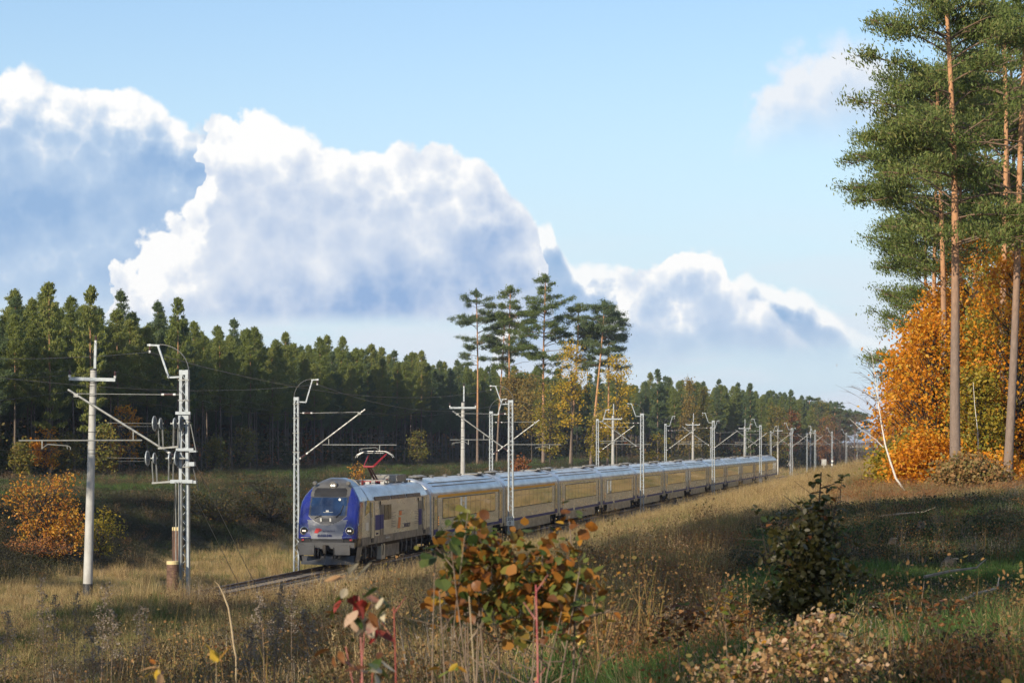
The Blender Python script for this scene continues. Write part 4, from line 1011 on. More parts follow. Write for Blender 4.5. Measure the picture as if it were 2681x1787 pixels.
def build_masts():
    for i, px in enumerate(R_PX):
        off = 2.9; s = s_for(px, off); x, y = track(s, off); hd = heading(s)
        root = empty('lattice_mast' if i else 'tensioning_mast', (x, y, 0), -hd); tag(root, R_LB[i], 'railway mast', 'lattice masts along the railway' if i else None)
        g = H(x, y) - .05; h = 8.47 if i == 0 else 8.6
        mast_body(root, h, .31, .38, min(g, 0.1), ch=.10 if i == 0 else .085)
        fx, fz = bracket(root, h, .31, -1, 1.1); FEED['R'].append((*track(s, off + fx), fz))
        if i == 0:
            e = cantilever(root, h - .05, .31, -1, 4.17, False, 5.95)
        else: e = cantilever(root, h - .05, .31, -1, 3.62, True, 3.78)
        SUP.append((s, off + e[0], e[1], off + e[2], e[3]))
        if i == 1:
            MB().box((.0, -.17, 1.18), (.46, .015, .56)).build('kilometre_plate', M_signw, root)
            text('201', .27, M_print, root, (.015, -.180, 1.31), (rad(90), 0, 0), 'CENTER', .002, bold=.004); text('0', .27, M_print, root, (-.03, -.180, 1.06), (rad(90), 0, 0), 'CENTER', .002, bold=.004)
        if i == 4: MB().box((0, -.17, .62), (.42, .015, .52)).build('kilometre_plate', M_signw, root)
        if i == 7:
            MB().box((.05, -.17, 2.1), (.42, .015, .34)).build('kilometre_plate', M_signw, root); MB().box((.0, -.17, 1.3), (.36, .015, .34)).build('kilometre_plate', M_signw, root)
        if i == 5:
            MB().bar((-.75, -.2, 2.2), (-.15, -.2, 3.1), .10, .02).bar((-.15, -.22, 2.2), (-.75, -.22, 3.1), .10, .02).build('white_cross_marker', M_signw, root)
        if i == 0:
            T = root
            # pulleys: two sets
            for zc, xs_ in ((6.62, (-1.0, -.78, -.28, -.06)), (5.42, (-1.25, -1.0, -.45, -.22))):
                for k, xx in enumerate(xs_):
                    rr_ = .26 if k in (0, 3) else .19
                    w = MB().lathe([(rr_, -.02), (rr_ + .01, .02), (rr_ - .05, .02), (rr_ - .05, -.02)], c=(xx, -.24, zc), n=20, axis='X')
                    wo = w.build('pulley_wheel', M_galv, T)
                    sp = MB()
                    for q in range(5): a_ = q * 2 * PI / 5; sp.bar((xx, -.24, zc), (xx, -.24 + rr_ * .85 * math.cos(a_), zc + rr_ * .85 * math.sin(a_)), .03, .02)
                    sp.build('pulley_spokes', M_galv, wo)
                MB().bar((xs_[0], -.24, zc), (xs_[1] + .1, -.24, zc), .05).bar((xs_[2] - .15, -.24, zc), (.1, -.24, zc), .05).build('pulley_axle', M_galv2, T)
                b = MB().bar((xs_[1] + .05, -.22, zc - .1), (xs_[1] + .08, -.2, zc - .85), .04).bar((xs_[1] - .10, -.22, zc - .1), (xs_[1] - .06, -.2, zc - .85), .035).bar((xs_[2] - .04, -.22, zc - .1), (xs_[2] - .06, -.2, zc - .85), .04).bar((xs_[2] + .12, -.22, zc - .1), (xs_[2] + .10, -.2, zc - .85), .035).bar((xs_[1] - .10, -.2, zc - .86), (xs_[2] + .12, -.2, zc - .80), .06)
                b.build('pulley_hanger', M_galv2, T)
                MB().tube([(xs_[0] - .1, -.24, zc), (-2.6, -.6, zc + .02)], .010, 4).tube([(xs_[0] - .1, -.24, zc - .1), (-2.2, -.6, zc - .1)], .007, 4).build('tension_rod', M_cable, T)
            MB().box((0, -.16, 6.98), (.52, .12, .10)).box((0, 0, 6.84), (.36, .3, .16)).build('upper_collar', M_galv, T)
            MB().box((.06, -.16, 5.72), (.62, .10, .10)).box((.34, -.1, 5.66), (.26, .2, .06)).box((.30, -.1, 5.22), (.20, .2, .14)).build('middle_collar', M_galv, T)
            MB().box((-.05, -.17, 4.62), (.80, .14, .12)).box((.32, -.1, 4.60), (.28, .2, .10)).build('lower_collar', M_galv, T)
            # guide rods and the two stacks of weights
            for xx, yy, z0, z1 in ((-.22, -.30, .25, 4.6), (-.02, -.34, .1, 4.6), (-.12, -.30, .2, 4.6)): MB().cyl((xx, yy, z0), (xx, yy, z1), .022, 6).build('guide_rod', M_galv2, T)
            me_b = MB().lathe([(.20, 0), (.205, .01), (.205, .095), (.20, .105)], n=20).mesh('weight_disc', M_weight)
            me_c = MB().lathe([(.20, 0), (.21, .01), (.21, .115), (.20, .125)], n=20).mesh('weight_disc_cream', M_cream2)
            def stack(cx_, cy_, z0, z1, name, creams):
                z = z0; k = 0
                while z < z1:
                    cr = z + .11 > z1 or any(abs(z - c) < .056 for c in creams)
                    link('weight_disc', me_c if cr else me_b, None, T, loc=(cx_ + .004 * math.sin(k), cy_ + .003 * math.cos(k * 2), z), rot=(0, 0, k * .7)); z += .128 if cr else .108; k += 1
            stack(-.25, -.62, .02, 1.82, 'near', (.70,)); stack(-.36, .50, .2, 2.94, 'far', ())
            MB().cyl((-.25, -.62, 1.8), (-.25, -.30, 4.6), .012, 5).cyl((-.36, .50, 2.9), (-.30, .30, 4.6), .012, 5).build('weight_cable', M_wire, T)
            for (a_, b_) in (((.22, -.1, 5.6), (.62, 10.0, -.45)), ((.14, -.1, 4.6), (.25, 9.0, -.45))):
                MB().tube([a_, b_], .012, 4).build('guy_wire', M_cable, T)
            MB().tube([(.22, 0, 6.6), (.38, .1, 5.7)], .02, 5).tube([(.28, 0, 5.2), (.42, .3, 4.3)], .015, 5).build('stay_rod', M_galv2, T)
    for i, px in enumerate(L_PX):
        off = -2.9; s = s_for(px, off); x, y = track(s, off); hd = heading(s)
        root = empty('lattice_mast', (x, y, 0), -hd); tag(root, L_LB[i], 'railway mast', 'lattice masts along the railway')
        h = 8.25; mast_body(root, h, .245, .31, -.70 if i == 0 else -.5, ch=.07, depth=.2)
        fx, fz = bracket(root, h, .245, 1, .95); FEED['L'].append((*track(s, off + fx), fz))
        e = cantilever(root, h, .245, 1, 3.5, False, 5.08); SUP.append((s, off + e[0], e[1], off + e[2], e[3]))
        if i == 7: MB().box((0, -.14, 1.6), (.40, .015, .36)).build('kilometre_plate', M_signw, root)
    for i, px in enumerate(P_PX):
        off = -6.5; s = s_for(px, off); x, y = track(s, off); hd = heading(s); g = H(x, y)
        root = empty('concrete_pole', (x, y, 0), -hd); tag(root, P_LB[i], 'utility pole', 'concrete line poles behind the track')
        lean = rad(-1.6) if i == 0 else rad(-.3); root.rotation_euler = (0, -lean if i == 0 else .004, -hd)
        MB().tube([(0, 0, g - .3), (0, 0, 9.0)], [.205, .135], 16).build('pole_shaft', M_conc, root, True)
        if i == 0: MB().tube([(0, 0, g - .3), (0, 0, g + .62)], [.211, .209], 16).build('black_foot', M_char, root, True)
        MB().cyl((0, 0, 9.0), (0, 0, 9.07), .15, 12).build('pole_cap', M_char, root)
        MB().bar((.06, 0, 8.6), (.06, 0, 10.15), .10).build('top_post', M_galv, root)
        MB().box((0, -.16, 8.62), (2.0, .08, .14)).build('crossarm', M_galv, root)
        for xx, z0 in ((-.98, 8.68), (.98, 8.68), (.06, 10.15)):
            io = MB().lathe([(.05, 0), (.06, .09), (.04, .10)], c=(xx, -.16 if z0 < 9 else 0, z0), n=10).build('insulator_base', M_insw, root)
            MB().lathe([(.03, .1), (.065, .13), (.04, .16), (.06, .19), (.035, .22), (.05, .25), (.03, .30)], c=(xx, -.16 if z0 < 9 else 0, z0), n=10).build('insulator', M_ins, io, True)
        bd = MB()
        for z in (8.45, 7.9, 7.6, 7.1, 6.4, 5.5): bd.tube([(0, 0, z), (0, 0, z + .025)], .145 + (9 - z) * .008, 12)
        bd.build('steel_bands', M_char, root)['kind'] = 'stuff'
        c, s2 = math.cos(hd), math.sin(hd)
        POLEW.append([(x + c * xx - (lean * z0 if i == 0 else 0) * -1 * c * 0, y - s2 * xx, z0 + .3) for xx, z0 in ((-.98, 8.68), (.98, 8.68), (.06, 10.15))])
build_masts()

def sagline(p, q, sag, n=10):
    return [Vector(p).lerp(Vector(q), i / n) - Vector((0, 0, 4 * sag * (i / n) * (1 - i / n))) for i in range(n)]
def wire_obj(name, label, pts, r, cat, mat=None, group=None):
    o = MB().tube(pts, r, 4, cap=False).build(name, mat or M_wire, None); tag(o, label, cat, group); return o
def build_wires():
    S_ = sorted(SUP); first = S_[0]
    pre = (first[0] - 75, first[1] - .2, first[2], first[3] - .3, first[4])
    S_ = [pre] + S_
    cw = []; ms = []; dr = MB()
    for k, (a, b) in enumerate(zip(S_[:-1], S_[1:])):
        n = 10; sg = min(1.2, ((b[0] - a[0]) / 62) ** 2 * .9)
        for i in range(n):
            t = i / n; s = a[0] + (b[0] - a[0]) * t
            x, y = track(s, a[1] + (b[1] - a[1]) * t); zc = a[2] + (b[2] - a[2]) * t; cw.append((x, y, zc))
            x2, y2 = track(s, a[3] + (b[3] - a[3]) * t); zm = a[4] + (b[4] - a[4]) * t - 4 * sg * t * (1 - t); ms.append((x2, y2, zm))
            if i % 2 and s < 150: dr.tube([(x, y, zc), (x2, y2, zm)], .005, 3, cap=False)
    wire_obj('contact_wire', 'lowest copper wire touched by the raised pantograph', cw, .0085, 'overhead wire')
    c2 = [(p[0] + .05, p[1], p[2]) for p in cw]
    wire_obj('messenger_wire', 'sagging wire hung between the cantilever tips above the contact wire', ms, .009, 'overhead wire')
    o = dr.build('dropper_wires', M_wire, None); tag(o, 'thin vertical droppers between the two wires above the track', kind='stuff')
    for key, lb in (('R', 'feeder cable strung along the tops of the near-side masts'), ('L', 'feeder cable strung along the tops of the far-side masts')):
        P = FEED[key]; a, b = P[0], P[1]
        if key == 'L': P = [(P[0][0] - (P[1][0] - P[0][0]) * 1.25, P[0][1] - (P[1][1] - P[0][1]) * 1.25, P[0][2] + .2)] + P
        else: P = [(a[0] - (b[0] - a[0]) * .8, a[1] - (b[1] - a[1]) * .8, a[2] + .1)] + P
        pts = []
        for p, q in zip(P[:-1], P[1:]): pts += sagline(p, q, .95)
        wire_obj('feeder_cable', lb, pts + [P[-1]], .011, 'overhead wire', M_cable)
    for k, lb in enumerate(('power line wire on the outer end of the concrete pole crossarms', 'power line wire on the track-side end of the concrete pole crossarms', 'highest power line wire over the tips of the concrete poles')):
        P = [w[k] for w in POLEW]; P = [tuple(P[0][i] - (P[1][i] - P[0][i]) * .9 for i in range(2)) + (P[0][2],)] + P; pts = []
        for p, q in zip(P[:-1], P[1:]): pts += sagline(p, q, 1.3)
        wire_obj('power_line_wire', lb, pts + [P[-1]], .008, 'overhead wire')
    # small white cabinet beside the line, far off
    x, y, _ = at(2157, 1210, 600); r = empty('relay_cabinet', (x, y, 0), 0); tag(r, 'small pale trackside cabinet on a post beyond the train', 'cabinet')
    MB().box((0, 0, 2.0), (1.0, .5, 1.3)).build('cabinet_body', M_conc, r); MB().cyl((0, 0, -.6), (0, 0, 1.45), .12, 8).build('cabinet_post', M_conc, r)
build_wires()
# ------------------------------------------------------------------ trees
M_bark_pine = None
def bark_material(name, low, high, z0, z1, scale=3.0):
    """pine bark: grey-brown plates below, thin orange bark above (a property of the species)"""
    m = bpy.data.materials.new(name); m.use_nodes = True; N = NT(m.node_tree)
    out = N.n('ShaderNodeOutputMaterial'); b = N.n('ShaderNodeBsdfPrincipled'); N.nt.links.new(b.outputs[0], out.inputs[0])
    tc = N.n('ShaderNodeTexCoord'); sp = N.n('ShaderNodeSeparateXYZ'); N.put(sp.inputs[0], tc.outputs['Object'])
    v = N.v('MULTIPLY', tc.outputs['Object'], (1, 1, .35)); n = N.noise(v, scale, 5, .6)
    f = N.ss(N.m('ADD', sp.outputs[2], N.m('MULTIPLY', N.m('SUBTRACT', n, .5), 4)), z0, z1)
    k = N.m('ADD', .55, N.m('MULTIPLY', N.noise(v, scale * 3.5, 4, .65), .9))
    c = N.v('SCALE', N.mix(f, c4(low), c4(high))); N.put(c.node.inputs[3], k)
    N.put(b.inputs['Base Color'], c); b.inputs['Roughness'].default_value = .85; b.inputs['Specular IOR Level'].default_value = .2
    bp = N.n('ShaderNodeBump'); bp.inputs['Strength'].default_value = .6; bp.inputs['Distance'].default_value = .04
    N.put(bp.inputs['Height'], N.noise(v, scale * 4, 4, .6)); N.nt.links.new(bp.outputs[0], b.inputs['Normal'])
    return m
M_barkp = bark_material('pine_bark', (.20, .15, .12), (.44, .235, .12), 5.0, 10.0)
M_barky = bark_material('young_pine_bark', (.15, .12, .095), (.30, .17, .09), 6, 11)
M_barkd = worn('dark_oak_bark', (.07, .055, .04), (.035, .028, .02), .9, 0, 6, bump=.5)
M_birch = worn('white_birch_bark', (.62, .58, .52), (.09, .08, .07), .7, 0, 5, stretch=(1, 1, 2.4), thr=(.56, .66))
M_limb = worn('pine_limb_bark', (.20, .125, .075), (.10, .075, .055), .85, 0, 2)
M_twig = bsdf('brown_twig', (.10, .065, .045), .8)
NEEDLE = [(0, (.085, .125, .032)), (.35, (.13, .18, .045)), (.7, (.18, .225, .062)), (1, (.26, .24, .08))]
M_needle = leafy('pine_needles', NEEDLE, .42, .55, objvar=.3)
M_needle2 = leafy('blue_green_pine_needles', [(0, (.075, .115, .05)), (.5, (.12, .17, .07)), (1, (.19, .225, .09))], .42, .55, objvar=.2)
M_needy = leafy('young_pine_needles', [(0, (.12, .16, .036)), (.4, (.185, .225, .052)), (.8, (.25, .27, .07)), (1, (.34, .30, .09))], .42, .55, objvar=.35)
M_larch = leafy('yellowing_larch_needles', [(0, (.16, .12, .03)), (.5, (.26, .17, .04)), (1, (.18, .16, .05))], .25)
M_oakl = leafy('orange_oak_leaves', [(0, (.42, .13, .010)), (.35, (.66, .26, .016)), (.65, (.74, .31, .020)), (.88, (.66, .40, .04)), (1, (.34, .26, .03))], .45, .5, objvar=.1)
M_yell = leafy('yellow_green_leaves', [(0, (.22, .20, .025)), (.35, (.42, .30, .03)), (.65, (.16, .19, .03)), (1, (.48, .24, .03))], .40, .5, objvar=.15)
M_gold = leafy('yellow_gold_leaves', [(0, (.42, .28, .02)), (.4, (.66, .42, .035)), (.7, (.36, .32, .035)), (1, (.60, .30, .02))], .45, .5, objvar=.1)
M_olive = leafy('olive_leaves', [(0, (.10, .115, .022)), (.5, (.17, .16, .03)), (.8, (.26, .17, .03)), (1, (.09, .12, .03))], .35, .5, objvar=.3)
M_redb = leafy('red_brown_leaves', [(0, (.16, .05, .018)), (.5, (.26, .10, .035)), (.85, (.36, .18, .06)), (1, (.13, .09, .03))], .3, .6, objvar=.2)
M_bare = leafy('bare_brown_twigs', [(0, (.10, .07, .05)), (.6, (.16, .11, .08)), (1, (.20, .13, .07))], .1, .8, objvar=.2)

M_under1 = leafy('dark_undergrowth', [(0, (.03, .045, .015)), (.6, (.06, .075, .02)), (1, (.14, .09, .02))], .2)
M_under2 = leafy('olive_undergrowth', [(0, (.05, .06, .018)), (.6, (.10, .09, .025)), (1, (.22, .13, .025))], .25)
def np_tubes(segs, n=5):
    """segs: list of (points (k,3), radii (k,)) -> V, F; quads only, open ends"""
    V = []; F = []; b = 0
    for P, R in segs:
        P = np.asarray(P, float); k = len(P); T = np.gradient(P, axis=0); T /= np.linalg.norm(T, axis=1)[:, None] + 1e-9
        ref = np.where(np.abs(T[:, 2:3]) > .9, np.array([[1., 0, 0]]), np.array([[0., 0, 1.]])); U = np.cross(T, ref); U /= np.linalg.norm(U, axis=1)[:, None] + 1e-9; Wv = np.cross(T, U)
        a = np.arange(n) * 2 * PI / n; R = np.asarray(R)[:, None, None]
        ring = P[:, None, :] + R * (U[:, None, :] * np.cos(a)[None, :, None] + Wv[:, None, :] * np.sin(a)[None, :, None])
        V.append(ring.reshape(-1, 3)); i = np.arange(k - 1)[:, None] * n; j = np.arange(n)[None, :]; j2 = (j + 1) % n
        F.append(np.stack([i + j, i + j2, i + n + j2, i + n + j], -1).reshape(-1, 4) + b); b += k * n
    return np.concatenate(V), np.concatenate(F)
def tree_obj(name, segs, leaves_, m_bark, m_leaf, loc, rz=0.0, sides=6, trunk='trunk', crown='crown', limbs=None):
    r = empty(name, loc, rz); V, F = np_tubes(segs, sides); t = link(trunk, np_mesh(trunk, V, F, [m_bark], smooth=True), None, r)
    if limbs: V, F = np_tubes(limbs, 4); link('limbs', np_mesh('limbs', V, F, [M_limb if m_bark in (M_barkp, M_barky) else m_bark], smooth=True), None, r)['kind'] = 'stuff'
    if leaves_ is not None: link(crown, np_mesh(crown, leaves_[0], leaves_[1], [m_leaf]), None, r)
    return r
def wobble_trunk(rng, h, r0, r1, lean=(0, 0), amp=.15, k=10):
    t = np.linspace(0, 1, k); ph = rng.uniform(0, 6, 4)
    x = lean[0] * t * h + amp * np.sin(t * 4 + ph[0]) * t; y = lean[1] * t * h + amp * np.sin(t * 3.3 + ph[1]) * t
    P = np.stack([x - x[0], y - y[0], t * h - .3 * (t == 0)], -1); R = r0 + (r1 - r0) * t ** .9; R[0] *= 1.12
    return P, R
def on(P, z): return np.array([np.interp(z, P[:, 2], P[:, 0]), np.interp(z, P[:, 2], P[:, 1]), z])

def pine_geo(seed, h, base, rad_, nl, leaf, per, r0, lean=(0, 0), style='old', topless=False, az_bias=None, dens=1.0, openf=False):
    rng = np.random.default_rng(seed); P, R = wobble_trunk(rng, h, r0, .04 if style != 'old' else .06, lean, .2 if style == 'old' else .07, 12)
    limbs = []; C = []; D = []; S = []
    zs = base + (h - base) * np.sort(rng.uniform(0, 1, nl) ** (.85 if style == 'old' else 1.0))
    if style != 'old':
        nw_ = int(nl / 5.2); zs = np.repeat(base + (h - base) * np.linspace(0, .985, nw_) + rng.normal(0, .05, nw_), 5); zs = np.clip(zs + rng.normal(0, .16, len(zs)), base, h - .1)
    for i, z in enumerate(zs):
        u = (z - base) / (h - base)
        if style == 'old': L = rad_ * (.35 + .9 * math.sin(PI * min(1, u * .8 + .18)) ** .8) * rng.uniform(.45, 1.12); L *= (1.0 if u < .85 else (1 - u) / .15 * .6 + .4)
        else: L = rad_ * (1 - u) ** .85 * rng.uniform(.4, 1.25) + .14; L *= (.5 + .5 * min(1, u * 4)); L = min(L, .16 + (h - z) * .42)
        az = rng.uniform(0, 2 * PI) if az_bias is None or rng.random() > .45 else rng.normal(az_bias, .7)
        if openf and style == 'old' and u < .9:
            da = (az + PI / 2 + PI) % (2 * PI) - PI
            if abs(da) < .55: az = -PI / 2 + math.copysign(.55 + rng.uniform(0, 1.2), da)
        o = on(P, z); k = 6; t = np.linspace(0, 1, k)
        rise = (rng.uniform(-.10, .5) if style == 'old' else rng.uniform(.25, .55) + u * .5); bend = rng.normal(0, .18)
        dx = np.cos(az + bend * t) * L * t; dy = np.sin(az + bend * t) * L * t
        dz = L * (rise * t - .28 * (t - .5) ** 2 * (style == 'old') + .07 * (style == 'old')) + (rng.normal(0, .10, k) * t if style == 'old' else 0)
        Q = o + np.stack([dx, dy, dz], -1); rr = max(.012, .042 * L / 3 if style == 'old' else .018) * (1 - .75 * t); limbs.append((Q, rr))
        if style == 'old':
            if rng.random() < .10 and u < .4: continue
            ns = int(3 + L * 1.9 * dens)
            for j in range(ns):
                tt = rng.uniform(.32, 1.0); q = np.array([np.interp(tt, t, Q[:, a]) for a in range(3)])
                side = rng.choice([-1, 1]) * rng.uniform(.45, 1.15); sl = L * .40 * (1.15 - tt) + .30; a2 = az + side
                e = q + np.array([math.cos(a2) * sl, math.sin(a2) * sl, rng.uniform(-.02, .30) * sl])
                if L > 1.2: limbs.append((np.stack([q, (q + e) / 2 + [0, 0, .05], e]), np.array([.018, .012, .006]) * (1 + L * .15)))
                m = max(2, int(sl / .22)); 
                for w in np.linspace(.35, 1.0, m):
                    C.append(q + (e - q) * w + rng.normal(0, .10, 3)); S.append(.15 + .08 * rng.random()); D.append((math.cos(a2) * .5, math.sin(a2) * .5, .8))
            C.append(Q[-1]); S.append(.22); D.append((math.cos(az), math.sin(az), .6))
        else:
            m = max(2, int(L / .26))
            for w in np.linspace(.38, 1.0, m):
                q = np.array([np.interp(w, t, Q[:, a]) for a in range(3)]); C.append(q); S.append(.11); D.append((math.cos(az) * .4, math.sin(az) * .4, 1.3))
                for sd_ in (-1, 1):
                    a2 = az + sd_ * .8; l2 = (1.05 - w) * L * .45 + .12; C.append(q + np.array([math.cos(a2) * l2, math.sin(a2) * l2, .25 * l2])); S.append(.10); D.append((math.cos(a2) * .4, math.sin(a2) * .4, 1.3))
    top = on(P, h)
    if not topless:
        for k in range(9): C.append(top + [0, 0, .13 * k - .75]); S.append(.05 + .012 * (8 - k)); D.append((0, 0, 2.2))
        for lv_, rr_ in ((-.15, .16), (-.5, .34), (-.95, .55)):
            for a in np.arange(5) * 1.256 + rng.uniform(0, 6):
                for w in (.45, .8, 1.1): C.append(top + np.array([math.cos(a) * w * rr_, math.sin(a) * w * rr_, lv_ + w * rr_ * .8])); S.append(.06); D.append((math.cos(a) * .5, math.sin(a) * .5, 1.6))
    C = np.array(C); S = np.array(S); D = np.array(D, float)
    idx = np.repeat(np.arange(len(C)), per); g = rng.normal(0, 1, (len(idx), 3)); g[:, 2] *= .75 if style == 'old' else .8
    V, F = quads(C[idx] + g * S[idx][:, None], leaf, .30, rng, 0, D[idx] * 1.1)
    return P, R, limbs, (V, F)

def broad_geo(seed, h, crown0, rx, n_c, per, leaf, r0, lean=(0, 0), spread=.42, shape='round', multi=1, low=False):
    """broadleaf crown: limbs from the trunk to clump centres, leaves scattered round each"""
    rng = np.random.default_rng(seed); segs = []; trunks = []
    for k in range(multi):
        ln = (lean[0] + (rng.normal(0, .16) if multi > 1 else 0), lean[1] + (rng.normal(0, .16) if multi > 1 else 0))
        trunks.append(wobble_trunk(rng, h * (1 if k == 0 else rng.uniform(.6, .95)), r0 * (1 if k == 0 else .8), .015, ln, .12, 9))
    C = []
    for i in range(n_c):
        P, R = trunks[i % multi]; hh = P[-1, 2]
        u = rng.uniform(0, 1); z = crown0 + (hh - crown0) * u
        if shape == 'round': w = math.sin(PI * (u * .86 + .10)) ** .6
        elif shape == 'cone': w = (1 - u) ** .7 + .08
        else: w = (1 - u * .75) * (.6 + .4 * rng.random())
        a = rng.uniform(0, 2 * PI); rr = rx * w * math.sqrt(rng.uniform(.15, 1)) 
        c0 = on(P, min(z, hh)); c = c0 + np.array([math.cos(a) * rr, math.sin(a) * rr, 0]); C.append(c)
        st = on(P, max(.3, z - rr * .7 - .3)); mid = (st + c) / 2 + np.array([0, 0, -.08 * rr]); segs.append((np.stack([st, mid, c]), np.array([.022, .015, .006]) * (1 + rr * .5)))
    C = np.array(C); idx = np.repeat(np.arange(len(C)), per); g = rng.normal(0, 1, (len(idx), 3)) * spread; g[:, 2] *= .75
    Q = C[idx] + g
    if low: Q[:, 2] = np.abs(Q[:, 2])
    return trunks, segs, quads(Q, leaf, .62, rng, .2)

def place_at(px, y, z=None):
    x = (px - CX) / FPX * y; return (x, y, H(x, y) if z is None else z)

# ---- left pine plantation
FOREST = 'pines of the dense wood beyond the railway'
def build_forest():
    rng = np.random.default_rng(77); protos = []
    for k in range(9):
        h = [16.6, 17.6, 15.8, 18.2, 17.0, 16.4, 15.2, 17.8, 16.8][k]
        P, R, limbs, lv = pine_geo(100 + k, h, h * (.46 if k % 3 else .36), 2.0 if k % 2 else 2.4, 150, .20, 17, .13, (rng.normal(0, .012), rng.normal(0, .012)), 'young')
        r = tree_obj('pine_tree', [(P, R)], lv, M_barky, M_needy if k % 3 else M_needle2, (0, 0, 0), 0, 6, limbs=limbs[::2]); protos.append(r)
    spots = []
    # edge line (px column, distance): follows the clearing, then swings in towards the track
    def row(o0, s0, s1, step, jit):
        s = s0
        while s < s1:
            o = o0 + rng.normal(0, jit); x, y = track(s, o); spots.append((x, y)); s += step * rng.uniform(.6, 1.4)
    row(-56, 58, 470, 4.0, .9); row(-58.5, 56, 470, 4.2, .9); row(-61.5, 54, 460, 6.5, 1.0)
    main = len(spots)
    for q in range(34): # the wood's second front, slanting to the track
        t = q / 33; o = -50 + 41 * t + rng.normal(0, 1.5); s = 385 + 155 * t + rng.normal(0, 4); spots.append(track(s, o))
    for q in range(26):
        o = -11 + rng.normal(0, 1.5) - (q % 2) * 4; s = 545 + q * 11; spots.append(track(s, o))
    used = set(); cnt = 0
    for i, (x, y) in enumerate(spots):
        if cnt >= 292: break
        px = CX + FPX * x / y
        if px < -90 or px > 2330: continue
        k = int(rng.integers(0, len(protos))); sc = rng.uniform(.82, 1.06)
        if 1230 < px < 1640 and i < main: sc *= .94
        if rng.random() < .10: sc *= rng.uniform(.75, 1.12)
        p = protos[k]; z = H(x, y); rz = rng.uniform(0, 6.28)
        if k not in used: used.add(k); p.location = (x, y, z); p.rotation_euler = (0, 0, rz); p.scale = (sc,) * 3; o = p
        else: o = dup(p, (x, y, z), rz, scale=sc)
        far_ = y > 520
        tag(o, 'slender dark green pine in the far block of woods where the track disappears' if far_ else 'slender straight pine crowded in the dark wood along the far side of the clearing', 'pine tree', 'pines of the far block of woods' if far_ else FOREST); cnt += 1
    print('forest trees', cnt)
    for k in range(len(protos)):
        if k not in used: bpy.data.objects.remove(protos[k])
    # the depth of the wood, past counting
    kinds = []
    for r in protos:
        Vs = []; Fs = []; b = 0
        tr = [c for c in r.children if c.name.startswith('trunk')][0].data; cr = [c for c in r.children if c.name.startswith('crown')][0].data
        bm = bmesh.new(); bm.from_mesh(tr); n0 = len(bm.faces); bm.from_mesh(cr)
        bm.faces.ensure_lookup_table()
        for f in bm.faces[n0:]: f.material_index = 1
        me = bpy.data.meshes.new('forest_tree'); bm.to_mesh(me); bm.free(); me.materials.append(tr.materials[0]); me.materials.append(cr.materials[0]); kinds.append(bpy.data.objects.new('k', me))
    pts = []
    for o0, s0, s1, step in [(-o, 50, 520, 3.6) for o in (64, 67, 70, 73.5, 77, 81, 85, 90, 96, 102, 109, 117, 125)]:
        s = s0 - (-o0 - 60) * .6
        while s < s1: pts.append(track(s, o0 + rng.normal(0, 1.3))); s += step * rng.uniform(.6, 1.4)
    for q in range(900):
        s = rng.uniform(400, 900); lim = np.interp(s, [385, 540, 1000], [-53, -13, -13]); o = lim - 3 - rng.uniform(0, 1) ** 1.3 * 50; pts.append(track(s, o))
    for q in range(420):   # woods on the right of the line, beyond the near pines
        s = rng.uniform(20, 560); o = 33 + rng.uniform(0, 1) ** 1.4 * 40; pts.append(track(s, o))
    for q in range(160):
        s = rng.uniform(560, 900); o = 15 + rng.uniform(0, 30); pts.append(track(s, o))
    low = len(pts)
    pts = np.array(pts); pz = height(pts[:, 0], pts[:, 1]); n = len(pts)
    scatter('pine_wood', kinds, np.stack([pts[:, 0], pts[:, 1], pz - .2], -1), rng.uniform(0, 6.28, n), rng.uniform(.84, 1.06, n), rng.integers(0, len(kinds), n), 'deep mass of pines behind the edge of the woods')
    print('mass', n)
    bush = []
    for k in range(4):
        Q = rng.normal(0, 1, (420, 3)) * [1.3, 1.3, 1.1] + [0, 0, 1.0]; Q[:, 2] = np.abs(Q[:, 2]); bush.append(source('u', [quads(Q, .42, .6, rng)], (M_under1, M_under2, M_under1, M_redb)[k]))
    pts = []
    for q in range(1500):
        s = rng.uniform(45, 500); o = -57 - rng.uniform(0, 1) ** 1.2 * 70; pts.append(track(s, o))
    for q in range(700):
        s = rng.uniform(385, 900); lim = np.interp(s, [385, 540, 1000], [-51, -11, -11]); pts.append(track(s, lim - rng.uniform(0, 1) ** 1.5 * 40))
    for q in range(260):
        s = rng.uniform(150, 800); pts.append(track(s, (31 if s < 560 else 16) + rng.uniform(0, 30)))
    pts = np.array(pts); pz = height(pts[:, 0], pts[:, 1]); n = len(pts)
    scatter('undergrowth', bush, np.stack([pts[:, 0], pts[:, 1], pz - .2], -1), rng.uniform(0, 6.28, n), rng.uniform(.5, 1.9, n) * np.where(off_of(pts[:, 0], pts[:, 1]) < -64, 1.4, .8), rng.choice([0, 1, 2, 3], n, p=[.4, .3, .2, .1]), 'dark bushes and saplings between the trunks of the woods')
build_forest()

